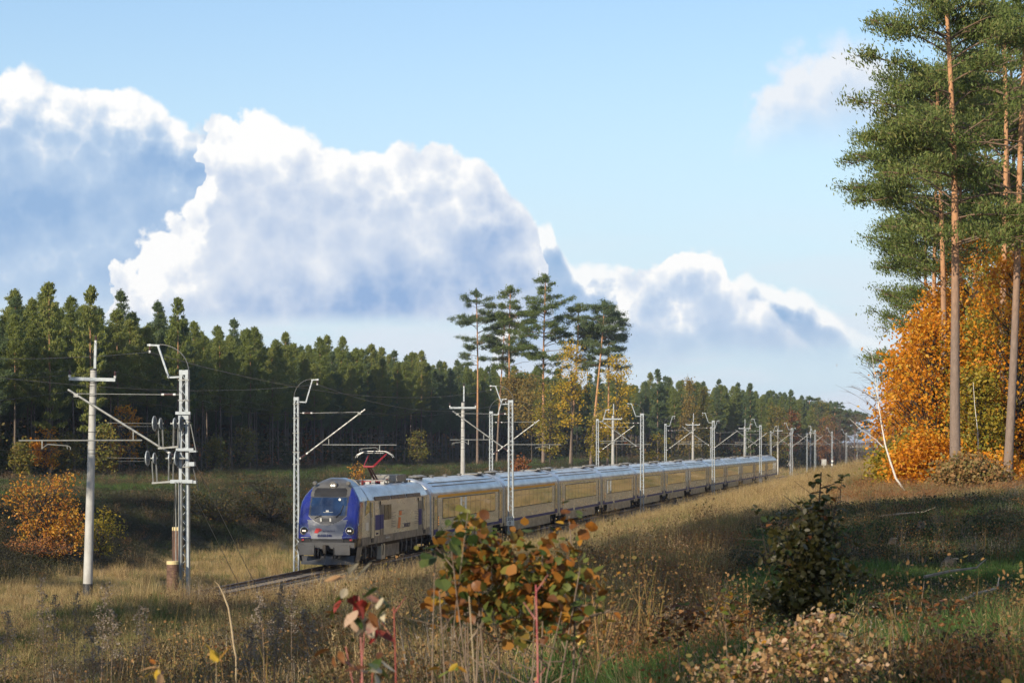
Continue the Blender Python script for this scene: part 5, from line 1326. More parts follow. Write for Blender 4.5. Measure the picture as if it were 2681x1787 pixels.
def tree_broad(name, label, px, y, h, crown0, rx, mat, seed, n_c=70, per=34, leaf=.22, r0=.12, bark=None, cat='tree', group=None, shape='round', multi=1, lean=(0, 0), spread=.42, low=False, z=None):
    tr, segs, lv = broad_geo(seed, h, crown0, rx, n_c, per, leaf, r0, lean, spread, shape, multi, low)
    r = tree_obj(name, tr, lv, bark or M_barkd, mat, place_at(px, y, z), 0, 7, limbs=segs, trunk='trunk' if multi == 1 else 'stems')
    return tag(r, label, cat, group)
def tree_pine(name, label, px, y, h, base, rad_, seed, nl=42, leaf=.26, per=14, r0=.2, mat=None, lean=(0, 0), group=None, az=None, dens=1.0, sides=8, z=None, rz=0.0, openf=False):
    P, R, limbs, lv = pine_geo(seed, h, base, rad_, nl, leaf, per, r0, lean, 'old', az_bias=az, dens=dens, openf=openf)
    r = tree_obj(name, [(P, R)], lv, M_barkp, mat or M_needle, place_at(px, y, z), rz, sides, limbs=limbs)
    return tag(r, label, 'pine tree', group)

def build_mid_trees():
    G = 'tall pines towering over the wood'
    # six tall pines over the middle of the wood (photo columns in source pixels)
    tree_pine('tall_pine', 'tall thin sparse pine, leftmost of the towering group', 1250, 430, 26.5, 15.0, 3.2, 201, 45, .28, 15, .20, M_needle2, (-.004, 0), G)
    tree_pine('tall_pine', 'tall pine with a full pointed crown, second of the towering group', 1332, 430, 27.0, 14.0, 3.3, 202, 62, .28, 15, .24, None, (.012, 0), G)
    tree_pine('tall_pine', 'leaning pine half hidden behind the full crowned one', 1300, 440, 23.0, 14.5, 2.2, 203, 29, .28, 15, .17, M_needle2, (.05, 0), G)
    tree_pine('tall_pine', 'tallest pine of the group, straight trunk bare down into the orange beeches', 1422, 425, 28.6, 12.0, 3.8, 204, 67, .28, 15, .26, None, (.008, 0), G)
    tree_pine('tall_pine', 'broad topped pine leaning to the right behind the yellow tree', 1492, 430, 24.5, 14.5, 3.4, 205, 48, .28, 15, .2, None, (.055, 0), G, az=0.3)
    tree_pine('tall_pine', 'pine with a dark crown on a trunk that leans right, above the orange tree', 1545, 425, 25.0, 14.5, 3.2, 206, 56, .28, 15, .24, M_needle2, (.085, 0), G)
    tree_pine('tall_pine', 'pine with a round crown at the right end of the towering group', 1590, 432, 24.5, 13.5, 3.0, 207, 48, .28, 15, .2, M_needle2, (.02, 0), G)
    # autumn trees in front of the dark wood
    A = [('beech_tree', 'dull brown-orange beech below the second towering pine', 1345, 428, 14.0, 8.0, 1.8, M_larch), ('beech_tree', 'dull orange beech left of the tallest pine', 1392, 415, 13.5, 5.0, 2.2, M_larch),
         ('beech_tree', 'golden brown beech around the trunk of the tallest pine', 1440, 410, 12.5, 2.5, 2.5, M_yell), ('beech_tree', 'tall yellow beech with its crown above the dark wood', 1497, 402, 18.0, 6.5, 2.4, M_gold),
         ('beech_tree', 'yellow-orange beech above the dark wood, right of the leaning trunk', 1615, 402, 16.6, 6.0, 2.6, M_gold), ('beech_tree', 'small yellow-green beech low beside the leaning trunk', 1570, 415, 8.5, 2.0, 2.0, M_yell),
         ('larch_tree', 'orange tinted larch rising among the pines over the middle coaches', 1805, 520, 16.0, 3.0, 2.0, M_larch), ('larch_tree', 'pale yellow larch beside the orange tinted one', 1840, 525, 15.5, 3.0, 2.2, M_olive),
         ('birch_tree', 'thin pinkish birch without leaves at the edge of the far block of woods', 2072, 600, 14.0, 5.0, 1.8, M_redb), ('birch_tree', 'pale olive birch at the edge of the far block of woods', 2035, 590, 14.5, 3.5, 2.6, M_olive),
         ('birch_tree', 'grey-brown leafless birch left of the farthest lattice mast', 2200, 700, 15.0, 2.5, 3.6, M_bare), ('birch_tree', 'brown leafless birch right behind the farthest lattice mast', 2238, 690, 13.5, 1.5, 3.5, M_bare),
         ('birch_tree', 'reddish-brown leafless birch filling the gap under the far pines', 2165, 720, 14.0, 2.0, 3.2, M_redb), ('beech_tree', 'ochre crowned tree above the farthest masts', 2150, 740, 17.5, 6.0, 3.4, M_olive),
         ('birch_tree', 'low brown leafless birch at the far end of the meadow ridge', 2285, 560, 8.0, .8, 3.0, M_bare)]
    for i, (nm, lb, px, y, h, c0, rx, mt) in enumerate(A):
        tree_broad(nm, lb, px, y, h, c0, rx, mt, 300 + i, n_c=85, per=30 if mt is not M_bare else 40, leaf=.30 if mt is not M_bare else .12, spread=.5, r0=.14, bark=M_twig if 'birch' in nm else M_barkd, shape='cone' if 'larch' in nm else 'round')
    # spruces that stick up, far trees with rounded tops
    for i, (px, y, h, lb) in enumerate(((1965, 560, 18.0, 'pointed dark spruce standing above the wood over the rear coaches'), (2070, 600, 17.8, 'tall dark conifer at the right corner of the far block of woods'), (1722, 540, 17.5, 'pointed conifer above the wood right of the orange tree'), (130, 262, 17.8, 'highest pointed pine at the left end of the wood, left of the concrete pole'), (238, 262, 17.6, 'bushy topped pine directly behind the nearest concrete pole'), (465, 300, 18.4, 'pale green pine with a pointed top above the tensioning mast'))):
        P, R, limbs, lv = pine_geo(400 + i, h, h * .25, 2.3, 80, .32, 14, .16, (0, 0), 'young'); r = tree_obj('conifer_tree', [(P, R)], lv, M_barky, M_needy if i > 2 else M_needle2, place_at(px, y), 0, 6, limbs=limbs[::3]); tag(r, lb, 'conifer')
    FG = 'rounded pines at the far end of the line'
    for i, (px, y, h) in enumerate(((2118, 800, 19), (2150, 830, 18), (2185, 850, 18.5), (2212, 860, 16.5), (2238, 900, 17.0))):
        tree_pine('far_pine', ['round topped pine first beyond the far block of woods', 'flat topped pine second beyond the far block of woods', 'dark pine standing over the leafless birches', 'low pine in the gap before the bare birch branches', 'last hazy pine before the golden oaks'][i], px, y, h, h * .4, 4.6, 420 + i, 40, .5, 9, .25, M_needle2, (0, 0), FG)
    # understorey colour inside the wood edge
    U = [(118, 262, 4.6, M_oakl, 'small orange tree between the trunks left of the concrete pole'), (322, 285, 7.0, M_oakl, 'bright orange slender tree among the trunks behind the pulleys'), (178, 268, 4.0, M_olive, 'ochre bush under the pines behind the concrete pole'), (60, 245, 3.6, M_olive, 'dull bush under the pines at the left end of the wood'),
         (640, 330, 5.0, M_olive, 'olive bush under the pines between the two nearest masts'), (560, 310, 4.0, M_olive, 'olive leaved sapling under the pines right of the tensioning mast'), (1095, 390, 5.0, M_olive, 'dim olive sapling in the wood left of the second concrete pole'), (1365, 300, 3.2, M_redb, 'rust coloured bush on the grass behind the first two coaches'),
         (1720, 420, 7.0, M_yell, 'yellow-green bush between two far-side masts behind the train'), (1795, 430, 3.4, M_oakl, 'low orange bush behind the rear half of the train'), (1842, 450, 3.4, M_yell, 'small yellow bush just above the train roof'), (420, 285, 4.5, M_olive, 'dark green bush at the wood edge behind the tensioning mast'), (270, 255, 5.0, M_olive, 'round dark green bush right of the concrete pole at the wood edge')]
    for i, (px, y, h, mt, lb) in enumerate(U):
        tree_broad('understorey_tree' if h > 5 else 'wild_bush', lb, px, y, h, h * .25, h * .28, mt, 450 + i, n_c=38, per=26, leaf=.26, spread=.34, r0=.05, cat='small tree' if h > 5 else 'bush')
build_mid_trees()

def build_near_right():
    # great pines on the right, crowns of small tufts
    G = 'tall pines at the right edge of the meadow'
    defs = [('great_pine', 'great pine with an orange upper trunk, nearest and leftmost of the right-hand pines', 2502, 99, 17.7, 7.4, 3.0, 501, .205, (-.014, 0), 78, None),
            ('great_pine', 'pine with a trunk glued behind the nearest one, a little thinner', 2470, 122, 17.6, 8.4, 3.0, 502, .17, (-.006, 0), 70, PI),
            ('great_pine', 'pine with a dark trunk, third from the meadow', 2520, 128, 18.5, 8.6, 3.2, 503, .15, (0, 0), 60, None),
            ('great_pine', 'pale trunked pine standing in the orange oaks, fourth from the meadow', 2548, 134, 20.0, 9.6, 3.2, 504, .16, (.004, 0), 60, None),
            ('great_pine', 'pale straight pine rising through the oaks near the right border', 2622, 116, 19.0, 8.6, 3.6, 505, .18, (.004, 0), 70, None),
            ('great_pine', 'pine with a tilted orange trunk at the right border', 2668, 124, 20.6, 9.5, 3.4, 506, .17, (-.03, 0), 56, None),
            ('great_pine', 'leaning pine with a black shaded foot at the right border', 2636, 99, 17.5, 9.5, 2.9, 507, .17, (.05, 0), 34, None),
            ('great_pine', 'pine whose low bushy crown hangs over the left flank of the orange oaks', 2415, 150, 14.0, 4.5, 2.9, 508, .15, (0, 0), 70, None),
            ('great_pine', 'slender pine showing its bare orange stem between the two thickest right-hand trunks', 2582, 140, 19.5, 10.5, 3.0, 509, .14, (.006, 0), 56, None),
            ('great_pine', 'slim pine with a crown filling the sky behind the nearest right-hand pine', 2448, 136, 19.5, 7.5, 3.1, 510, .14, (.002, 0), 70, None),
            ('great_pine', 'thin pine rising just inside the right border behind the pale trunk', 2650, 138, 21.5, 10.5, 3.0, 511, .14, (-.004, 0), 56, None)]
    for nm, lb, px, y, h, b, rd, sd_, r0, ln, nl, az in defs:
        tree_pine(nm, lb, px, y, h, b, rd, sd_, int(nl * .62), .17, 24, r0, M_needle, ln, G, az=az, dens=1.35, sides=12, openf=True)
    # bare stubs of dead branches on the main trunk belong to its limbs; oaks below
    O = [(2445, 108, 6.4, 2.0, M_oakl, 'large golden orange oak filling the space left of the nearest pine trunk'), (2392, 118, 4.9, 1.7, M_oakl, 'golden oak thinning out towards the leaning birch'), (2480, 126, 8.2, 2.6, M_oakl, 'orange oak reaching high behind the nearest pine trunk'),
         (2570, 124, 10.5, 2.5, M_oakl, 'tall orange oak right of the nearest pine trunk'), (2560, 104, 4.2, .8, M_yell, 'olive green sapling in front of the oaks right of the great trunk'), (2590, 108, 6.6, 2.0, M_yell, 'yellow-green oak by the right border'),
         (2665, 106, 8.5, 2.2, M_oakl, 'orange oak cut by the right border'), (2690, 118, 11.0, 2.4, M_yell, 'tall green and yellow tree cut by the right border'), (2425, 102, 2.0, 1.2, M_oakl, 'low orange bush at the foot of the golden oak'), (2360, 104, 2.2, 1.0, M_yell, 'small yellow bush beside the foot of the birch'),
         (2545, 96, .8, 1.0, M_tawny, 'low tawny brown bush at the foot of the great pine'), (2600, 100, 1.1, 1.0, M_oakl, 'orange bush between the great pine and the leaning one')]
    for i, (px, y, h, rx, mt, lb) in enumerate(O):
        tree_broad('oak_tree' if h > 3 else 'wild_bush', lb, px, y, h, h * .06, rx, mt, 520 + i, n_c=int(90 + rx * 44), per=56, leaf=.15, spread=.33, r0=.09 if h > 3 else .02, cat='oak' if h > 3 else 'bush', multi=1 if h > 3 else 4, shape='round', low=True)
    # woods behind, continuing along the right of the line (seen in the train's side as reflection)
    rng = np.random.default_rng(9); kinds = []
    for k in range(3):
        Q = rng.normal(0, 1, (2600, 3)) * [1.9, 1.9, 2.6] + [0, 0, 5.2]; Q[:, 2] = np.abs(Q[:, 2]); kinds.append(source('o', [quads(Q, .36, .62, rng)], (M_oakl, M_yell, M_oakl)[k]))
    pts = np.array([track(-20 + i * 9, 30 + rng.uniform(0, 9)) for i in range(62)]); n = len(pts)
    pts = pts[(CX + FPX * pts[:, 0] / pts[:, 1]) > 2345]; n = len(pts)
    scatter('golden_wood', kinds, np.stack([pts[:, 0], pts[:, 1], height(pts[:, 0], pts[:, 1])], -1), rng.uniform(0, 6.28, n), rng.uniform(.8, 1.25, n), rng.integers(0, 3, n), 'row of golden oaks along the right side of the line, mirrored in the coaches')
    # birches: thin, leaning left, almost bare
    def bare_birch(name, label, pts, r0, seed, nb, blen, side=-1):
        rg = np.random.default_rng(seed); P = np.array([at(*p) for p in pts]); k = len(P); base = P[0].copy(); P = P - base
        R = np.linspace(r0, .008, k); segs = [(P, R)]; tw = []
        for i in range(nb):
            t = rg.uniform(.30, .98); q = np.array([np.interp(t, np.linspace(0, 1, k), P[:, a]) for a in range(3)])
            a = rg.normal(PI if rg.random() < .68 else 0, .8); l = blen * (1.1 - t) * rg.uniform(.5, 1.2) + .25
            tt = np.linspace(0, 1, 5); c = q + np.stack([np.cos(a) * l * tt, np.sin(a) * l * tt, l * (.75 * tt - .15 * tt * tt)], -1); tw.append((c, np.linspace(.011, .003, 5)))
            for j in range(3):
                u = rg.uniform(.3, .95); w = np.array([np.interp(u, tt, c[:, b_]) for b_ in range(3)]); a2 = a + rg.normal(0, .6); l2 = l * .4
                tw.append((np.stack([w, w + np.array([math.cos(a2) * l2, math.sin(a2) * l2, rg.uniform(-.1, .6) * l2])]), np.array([.005, .002])))
        r = empty(name, tuple(base)); V, F = np_tubes(segs, 8); link('trunk', np_mesh('trunk', V, F, [M_birch], smooth=True), None, r)
        V, F = np_tubes(tw, 3); link('twigs', np_mesh('twigs', V, F, [M_twig]), None, r)['kind'] = 'stuff'; tag(r, label, 'birch'); return r
    b = bare_birch('birch_tree', 'thin white birch leaning left, nearly leafless, in front of the golden oak', [(2372, 1290, 98), (2345, 1250, 98), (2330, 1205, 98), (2318, 1165, 98), (2308, 1110, 98), (2300, 1060, 98), (2296, 1020, 98), (2290, 985, 98), (2286, 945, 98), (2280, 920, 98)], .042, 31, 34, 1.5)
    br = np.array([at(*p) for p in ((2313, 1170, 98), (2290, 1148, 98), (2270, 1133, 98), (2252, 1122, 98), (2240, 1110, 98), (2225, 1096, 98))]) - np.array(b.location); V, F = np_tubes([(br, np.linspace(.017, .006, 6))], 6); link('white_side_branch', np_mesh('white_side_branch', V, F, [M_birch], smooth=True), None, b)
    bare_birch('birch_tree', 'very thin pale birch stem in front of the olive sapling', [(2568, 1268, 101), (2562, 1200, 101), (2560, 1130, 101), (2552, 1060, 101), (2548, 1000, 101)], .022, 33, 8, .8)
    # dead stubs on the great trunk's right side
    # shadow-throwing pines of the wood the photographer stands in
    SG = 'shade-giving pines beside the view'
    proto = None
    for i, (x, y, sc) in enumerate(SHADE_TREES):
        if proto is None:
            P, R, limbs, lv = pine_geo(700, 19, 8, 3.6, 46, .30, 12, .2, (0, 0), 'old', dens=.9); proto = tree_obj('pine_tree', [(P, R)], lv, M_barkp, M_needle, (x, y, H(x, y)), 0, 8, limbs=limbs); o = proto; o.scale = (sc,) * 3
        else: o = dup(proto, (x, y, H(x, y)), i * 2.1, scale=sc)
        tag(o, 'pine just outside the view on the left, its shadow lying on the grass', 'pine tree', SG)
SHADE_TREES = [(-15.5, -7, .9), (-10.5, 26, 1.25), (-13, 34, 1.3), (-12.5, 20, 1.15), (-17, 30, 1.3), (-19, 41, 1.3), (-6.8, 12, .95), (-12, 13, 1.05), (-24, -4, .9), (-17, 4, .85), (-24, 6, .9), (-21, 14, .85), (-31, 104, 1.0), (-40, 131, 1.1), (-36, 139, 1.0), (-42, 146, 1.1), (-37, 152, 1.0), (-44, 120, 1.0)]
build_near_right()
# ------------------------------------------------------------------ near plants
def leaf_mesh(name, kind, mat, rng):
    if kind == 'round': pr = [(0, 0), (.28, .10), (.46, .34), (.44, .60), (.25, .84), (0, 1.0)]
    elif kind == 'lance': pr = [(0, 0), (.13, .16), (.22, .42), (.17, .70), (.07, .90), (0, 1.0)]
    else: pr = [(0, 0), (.22, .14), (.32, .40), (.34, .52), (.22, .80), (0, 1.0)]
    L = []; R = []; M = []
    fold = rng.uniform(.10, .35); curl = rng.uniform(-.35, .35)
    for w, t in pr:
        j = 1 + (rng.uniform(-.10, .10) if 0 < t < 1 else 0); z = -curl * t * t
        M.append((0, t, z)); 
        if 0 < t < 1: L.append((-w * j, t, z + w * fold)); R.append((w * j * rng.uniform(.92, 1.08), t, z + w * fold))
    V = M + L + R; n = len(M); k = len(L); F = []
    for s_, b in ((0, n), (1, n + k)):
        F.append((0, 1, b)); 
        for i in range(k - 1): F.append((i + 1, i + 2, b + i + 1, b + i))
        F.append((k, k + 1, b + k - 1))
    me = bpy.data.meshes.new(name); me.from_pydata(V, [], F); me.materials.append(mat); me.update(); return me
def leaf_mat(name, a, b, trans=.35):
    m = bpy.data.materials.new(name); m.use_nodes = True; N = NT(m.node_tree); out = N.n('ShaderNodeOutputMaterial')
    tc = N.n('ShaderNodeTexCoord'); oi = N.n('ShaderNodeObjectInfo')
    v = N.v('ADD', tc.outputs['Object'], N.v('SCALE', (1, 2, 3))); v.node.inputs[1].default_value = (0, 0, 0)
    n = N.noise(tc.outputs['Object'], 3.0, 4, .6); f = N.ss(N.m('ADD', n, N.m('MULTIPLY', N.m('SUBTRACT', oi.outputs['Random'], .5), .5)), .38, .62)
    spt = N.ss(N.noise(tc.outputs['Object'], 9, 3, .6), .60, .68)
    col = N.mix(N.m('MULTIPLY', spt, .6), N.mix(f, c4(a), c4(b)), (.05, .03, .015, 1))
    d = N.n('ShaderNodeBsdfPrincipled'); N.put(d.inputs['Base Color'], col); d.inputs['Roughness'].default_value = .45; d.inputs['Specular IOR Level'].default_value = .35
    t = N.n('ShaderNodeBsdfTranslucent'); N.put(t.inputs[0], col); mx = N.n('ShaderNodeMixShader'); mx.inputs[0].default_value = trans
    N.nt.links.new(d.outputs[0], mx.inputs[1]); N.nt.links.new(t.outputs[0], mx.inputs[2]); N.nt.links.new(mx.outputs[0], out.inputs[0]); return m
LM = dict(green=leaf_mat('leaf_dull_green', (.055, .09, .022), (.10, .13, .035)), orange=leaf_mat('leaf_orange', (.38, .14, .02), (.24, .09, .02)), rust=leaf_mat('leaf_rust_brown', (.13, .05, .018), (.22, .09, .025)),
          yellow=leaf_mat('leaf_yellow', (.48, .32, .04), (.40, .20, .03)), mixed=leaf_mat('leaf_green_turning_orange', (.10, .13, .03), (.34, .13, .02)), crimson=leaf_mat('leaf_crimson', (.30, .035, .03), (.20, .04, .03)),
          pink=leaf_mat('leaf_pink_beige', (.48, .24, .18), (.55, .38, .26)), pale=leaf_mat('leaf_pale_underside', (.60, .52, .36), (.50, .42, .28)), dark=leaf_mat('leaf_dark_green', (.030, .050, .012), (.055, .050, .014), .25), tan=leaf_mat('leaf_tan', (.42, .26, .13), (.30, .16, .08)), lime=leaf_mat('leaf_lime', (.28, .34, .06), (.40, .42, .10), .5))
def leaf_set(kind, col, seed, n=3):
    rg = np.random.default_rng(seed); return [leaf_mesh('leaf', kind, LM[col], rg) for _ in range(n)]
def put_leaf(root, me, p, size, rg, droop=.5, az=None):
    a = rg.uniform(0, 2 * PI) if az is None else az + rg.normal(0, .5)
    d_ = Vector((math.cos(a), math.sin(a), -droop + rg.normal(0, .4))).normalized(); up = Vector((rg.normal(0, .5), rg.normal(0, .5), 1)); xx = d_.cross(up).normalized(); zz = xx.cross(d_)
    Mx = Matrix((xx, d_, zz)).transposed().to_euler()
    o = bpy.data.objects.new('leaf', me); COL.objects.link(o); o.parent = root; o.location = p; o.rotation_euler = Mx; o.scale = (size,) * 3; return o
def curve_pts(p, q, bend, n=6):
    p = np.array(p, float); q = np.array(q, float); t = np.linspace(0, 1, n)[:, None]; return p + (q - p) * t + np.array(bend) * (4 * t * (1 - t))
def plant(name, label, y, base_px, stems, leaf_specs, stem_mat, cat, seed, group=None, stem_r=.006, per_stem_twigs=0, extra=None):
    """stems: list of (px0, px1, py1, dy, radius); leaf_specs: list of (cx, cy, rx, ry, n, [(kind, colour, weight)], size, droop) in photo pixels at distance y"""
    rg = np.random.default_rng(seed); bx = (base_px - CX) / FPX * y; bz = H(bx, y) - .03; base = np.array([bx, y, bz]); root = empty(name, tuple(base)); tag(root, label, cat, group)
    tips = []
    for (p0, px1, py1, dy, r) in stems:
        a = np.array([(p0 - CX) / FPX * y, y + dy * .2, H((p0 - CX) / FPX * y, y) - .03]); b = np.array(at(px1, py1, y + dy)); c = curve_pts(a, b, (rg.normal(0, .03), 0, .02 * 0)) - base
        sg = [(c, np.linspace(r, r * .35, len(c)))]; tips.append(c)
        for j in range(per_stem_twigs):
            t = rg.uniform(.45, .95); q = c[0] + (c[-1] - c[0]) * t; l = rg.uniform(.10, .28); a2 = rg.uniform(0, 6.28); e = q + np.array([math.cos(a2) * l, math.sin(a2) * l * .6, rg.uniform(.02, .8) * l]); sg.append((np.stack([q, (q + e) / 2, e]), np.array([.5, .35, .15]) * r))
        V, F = np_tubes(sg, 6); link('stem', np_mesh('stem', V, F, [stem_mat], smooth=True), None, root)
    cache = {}
    for (cx_, cy_, rx, ry, n, kinds, size, droop) in leaf_specs:
        w = np.array([k[2] for k in kinds], float); w /= w.sum()
        for i in range(n):
            k = kinds[rg.choice(len(kinds), p=w)]; key = k[:2]
            if key not in cache: cache[key] = leaf_set(k[0], k[1], seed + len(cache))
            a = rg.uniform(0, 6.28); r_ = math.sqrt(rg.uniform(0, 1)); yy = y + rg.uniform(-1, 1) * max(rx, ry) / FPX * y * .7
            p = np.array(at(cx_ + rx * r_ * math.cos(a), cy_ + ry * r_ * math.sin(a), yy)) - base
            put_leaf(root, cache[key][rg.integers(0, 3)], tuple(p), size * rg.uniform(.7, 1.25), rg, droop)
    return root

M_hazel = leafy('hazel_inner_leaves', [(0, (.10, .13, .03)), (.35, (.20, .19, .04)), (.6, (.30, .12, .025)), (.85, (.42, .20, .03)), (1, (.16, .06, .02))], .4, .5, objvar=0)
M_bramb = leafy('bramble_inner_leaves', [(0, (.30, .16, .06)), (.3, (.52, .33, .16)), (.55, (.20, .10, .035)), (.75, (.22, .24, .06)), (1, (.62, .42, .28))], .4, .5, objvar=0)
M_pinkstem = worn('pink_red_bark', (.38, .09, .09), (.45, .19, .15), .5, 0, 20)
M_redstem = worn('dark_red_bark', (.24, .035, .03), (.30, .08, .05), .5, 0, 20)
M_brownstem = worn('brown_stem_bark', (.13, .09, .06), (.22, .16, .11), .7, 0, 20)
M_strawstem = worn('straw_stem', (.42, .33, .20), (.30, .21, .12), .7, 0, 20)
def build_foreground():
    OR = [('round', 'orange', 4), ('round', 'rust', 4), ('round', 'mixed', 4), ('round', 'green', 4), ('round', 'yellow', 2)]
    GR = [('round', 'green', 6), ('round', 'mixed', 3), ('round', 'orange', 1)]
    # broad bush in the middle
    rhz = plant('hazel_bush', 'broad bush with large rusty, orange and green leaves in the centre foreground', 11.0, 1350,
          [(1345, 1240, 1345, .1, .008), (1340, 1180, 1420, -.1, .007), (1350, 1160, 1520, .1, .006), (1355, 1300, 1470, .2, .007), (1360, 1420, 1440, 0, .007), (1365, 1490, 1350, .2, .008), (1370, 1520, 1480, -.1, .007), (1370, 1560, 1560, .1, .006), (1350, 1400, 1560, -.2, .006), (1372, 1600, 1620, .1, .005), (1365, 1470, 1600, -.2, .006)],
          [(1205, 1385, 50, 45, 15, GR, 0.040, .5), (1250, 1350, 35, 20, 4, OR, 0.040, .4), (1245, 1440, 90, 60, 33, OR, 0.043, .5), (1330, 1480, 120, 70, 37, OR, 0.043, .5), (1420, 1450, 100, 55, 24, OR, 0.040, .5), (1200, 1520, 80, 70, 24, OR, 0.045, .6), (1310, 1560, 130, 70, 37, OR, 0.042, .5), (1440, 1540, 110, 80, 37, OR, 0.042, .5), (1510, 1600, 100, 70, 33, OR, 0.040, .6), (1380, 1630, 180, 60, 29, OR, 0.038, .5),
           (1190, 1600, 50, 50, 9, OR, 0.040, .5), (1495, 1350, 45, 45, 9, OR, 0.040, .5), (1540, 1385, 14, 10, 2, [('round', 'orange', 1)], .064, .3), (1470, 1400, 50, 30, 7, GR, 0.038, .4), (1140, 1560, 20, 30, 4, [('round', 'orange', 1), ('round', 'yellow', 1)], .058, .6)],
          M_brownstem, 'bush', 801, per_stem_twigs=5)
    rg = np.random.default_rng(820); Q = []
    for cx_, cy_, rx, ry, n in ((1240, 1440, 90, 60, 110), (1340, 1490, 140, 80, 230), (1450, 1520, 130, 90, 230), (1200, 1540, 70, 70, 70), (1380, 1610, 170, 60, 200), (1220, 1370, 50, 30, 30)):
        g = rg.normal(0, .5, (n, 2)); yy = 11.1 + rg.normal(0, .14, n); px = cx_ + g[:, 0] * rx; py = cy_ + g[:, 1] * ry; Q.append(np.stack([(px - CX) / FPX * yy, yy, EYE - (py - HY) / FPX * yy], -1))
    Q = np.concatenate(Q) - np.array(rhz.location); V, F = leafgon(Q, .042, 1.1, rg); o = link('inner_leaves', np_mesh('inner_leaves', V, F, [M_hazel]), None, rhz); o['kind'] = 'stuff'
    plant('maple_sapling', 'thin sapling with a few large dull green leaves left of the central bush', 10.0, 1150, [(1150, 1140, 1430, 0, .005), (1150, 1225, 1340, .1, .004)],
          [(1140, 1440, 22, 22, 4, [('round', 'green', 1)], .064, .7), (1195, 1390, 45, 30, 7, [('round', 'green', 3), ('round', 'mixed', 1)], .055, .5), (1150, 1505, 26, 12, 2, [('round', 'green', 1)], .06, .6)], M_brownstem, 'sapling', 802)
    # light green willowy bush behind it, catching the sun
    r = plant('willow_bush', 'small pale green bush with narrow shining leaves just behind the central bush', 15.0, 1235, [(1235, 1215, 1400, 0, .006), (1240, 1260, 1380, .1, .006), (1235, 1225, 1480, .2, .005), (1240, 1280, 1450, -.1, .005)],
              [(1240, 1420, 70, 55, 120, [('lance', 'lime', 3), ('lance', 'pale', 1)], .05, .1), (1220, 1480, 55, 40, 50, [('lance', 'lime', 1)], .05, .1)], M_brownstem, 'bush', 803)
    # red sapling at left of the bottom edge
    RED = [('lance', 'crimson', 4), ('lance', 'pink', 3), ('lance', 'pale', 2), ('lance', 'rust', 2), ('lance', 'mixed', 1), ('lance', 'green', 1)]
    plant('dogwood_sapling', 'sapling with crimson, pink and green pointed leaves on a pink stem', 8.0, 920, [(922, 940, 1560, 0, .005), (935, 955, 1640, .05, .004), (925, 905, 1690, 0, .004)],
          [(935, 1560, 45, 30, 9, RED, .064, .8), (945, 1590, 60, 40, 13, RED, .062, .9), (985, 1560, 40, 40, 8, [('lance', 'crimson', 2), ('lance', 'green', 2), ('lance', 'pale', 2)],   .060, .6), (930, 1510, 20, 20, 3, [('lance', 'pale', 2), ('lance', 'tan', 1)], .068, -.5), (960, 1625, 50, 28, 9, [('lance', 'crimson', 1), ('lance', 'pink', 2), ('lance', 'pale', 1)], .062, 1.4), (1010, 1588, 28, 16, 3, [('lance', 'green', 1)], .056, .3),
           (890, 1705, 28, 22, 7, [('lance', 'rust', 2), ('lance', 'pink', 1)], .050, .8), (905, 1512, 26, 10, 2, [('lance', 'tan', 1)], .062, .2)], M_pinkstem, 'sapling', 804)
    plant('dogwood_sapling', 'low tuft of dark and cream pointed leaves at the bottom edge beside the pink stem', 7.6, 975, [(975, 975, 1760, 0, .005)],
          [(972, 1745, 40, 25, 11, [('lance', 'pale', 3), ('lance', 'rust', 2), ('lance', 'green', 1), ('lance', 'pink', 1)], .06, .1)], M_redstem, 'sapling', 805)
    for lb, px, y, top, px1, m, r, sd_ in (('slim leafless crimson shoot right of the pink-stemmed sapling', 1022, 8.4, 1588, 1031, M_redstem, .004, 806), ('taller pink shoot with forked side twigs before the central bush', 1388, 8.2, 1530, 1403, M_pinkstem, .0045, 807), ('thin brown shoot between the crimson shoot and the central bush', 1180, 9.2, 1545, 1150, M_brownstem, .004, 808), ('thin straw coloured shoot rising under the central bush', 1262, 9.0, 1560, 1228, M_strawstem, .0035, 809)):
        rg = np.random.default_rng(sd_); b = np.array(place_at(px, y)); root = empty('bare_shoot', tuple(b)); tag(root, lb, 'shoot'); e = np.array(at(px1, top, y)) - b
        c = curve_pts((0, 0, 0), e, (.015, 0, 0), 8); V, F = np_tubes([(c, np.linspace(r, r * .5, 8))], 8); link('stem', np_mesh('stem', V, F, [m], smooth=True), None, root)
        for t, sx, l in ((.80, 1, .045), (.74, -1, .04), (.93, -1, .05), (.985, 1, .05)) if sd_ in (807, 806) else ((.9, 1, .06),):
            q = c[0] + (e) * t; f = q + np.array([sx * l * .7, .01, l]); V, F = np_tubes([(np.stack([q, f]), np.array([r * .5, r * .2]))], 5); link('side_twig', np_mesh('side_twig', V, F, [m], smooth=True), None, root)
    # a few leaves on top of the pink shoot
    # dark sapling on the right
    DK = [('small', 'dark', 8), ('small', 'rust', 1)]
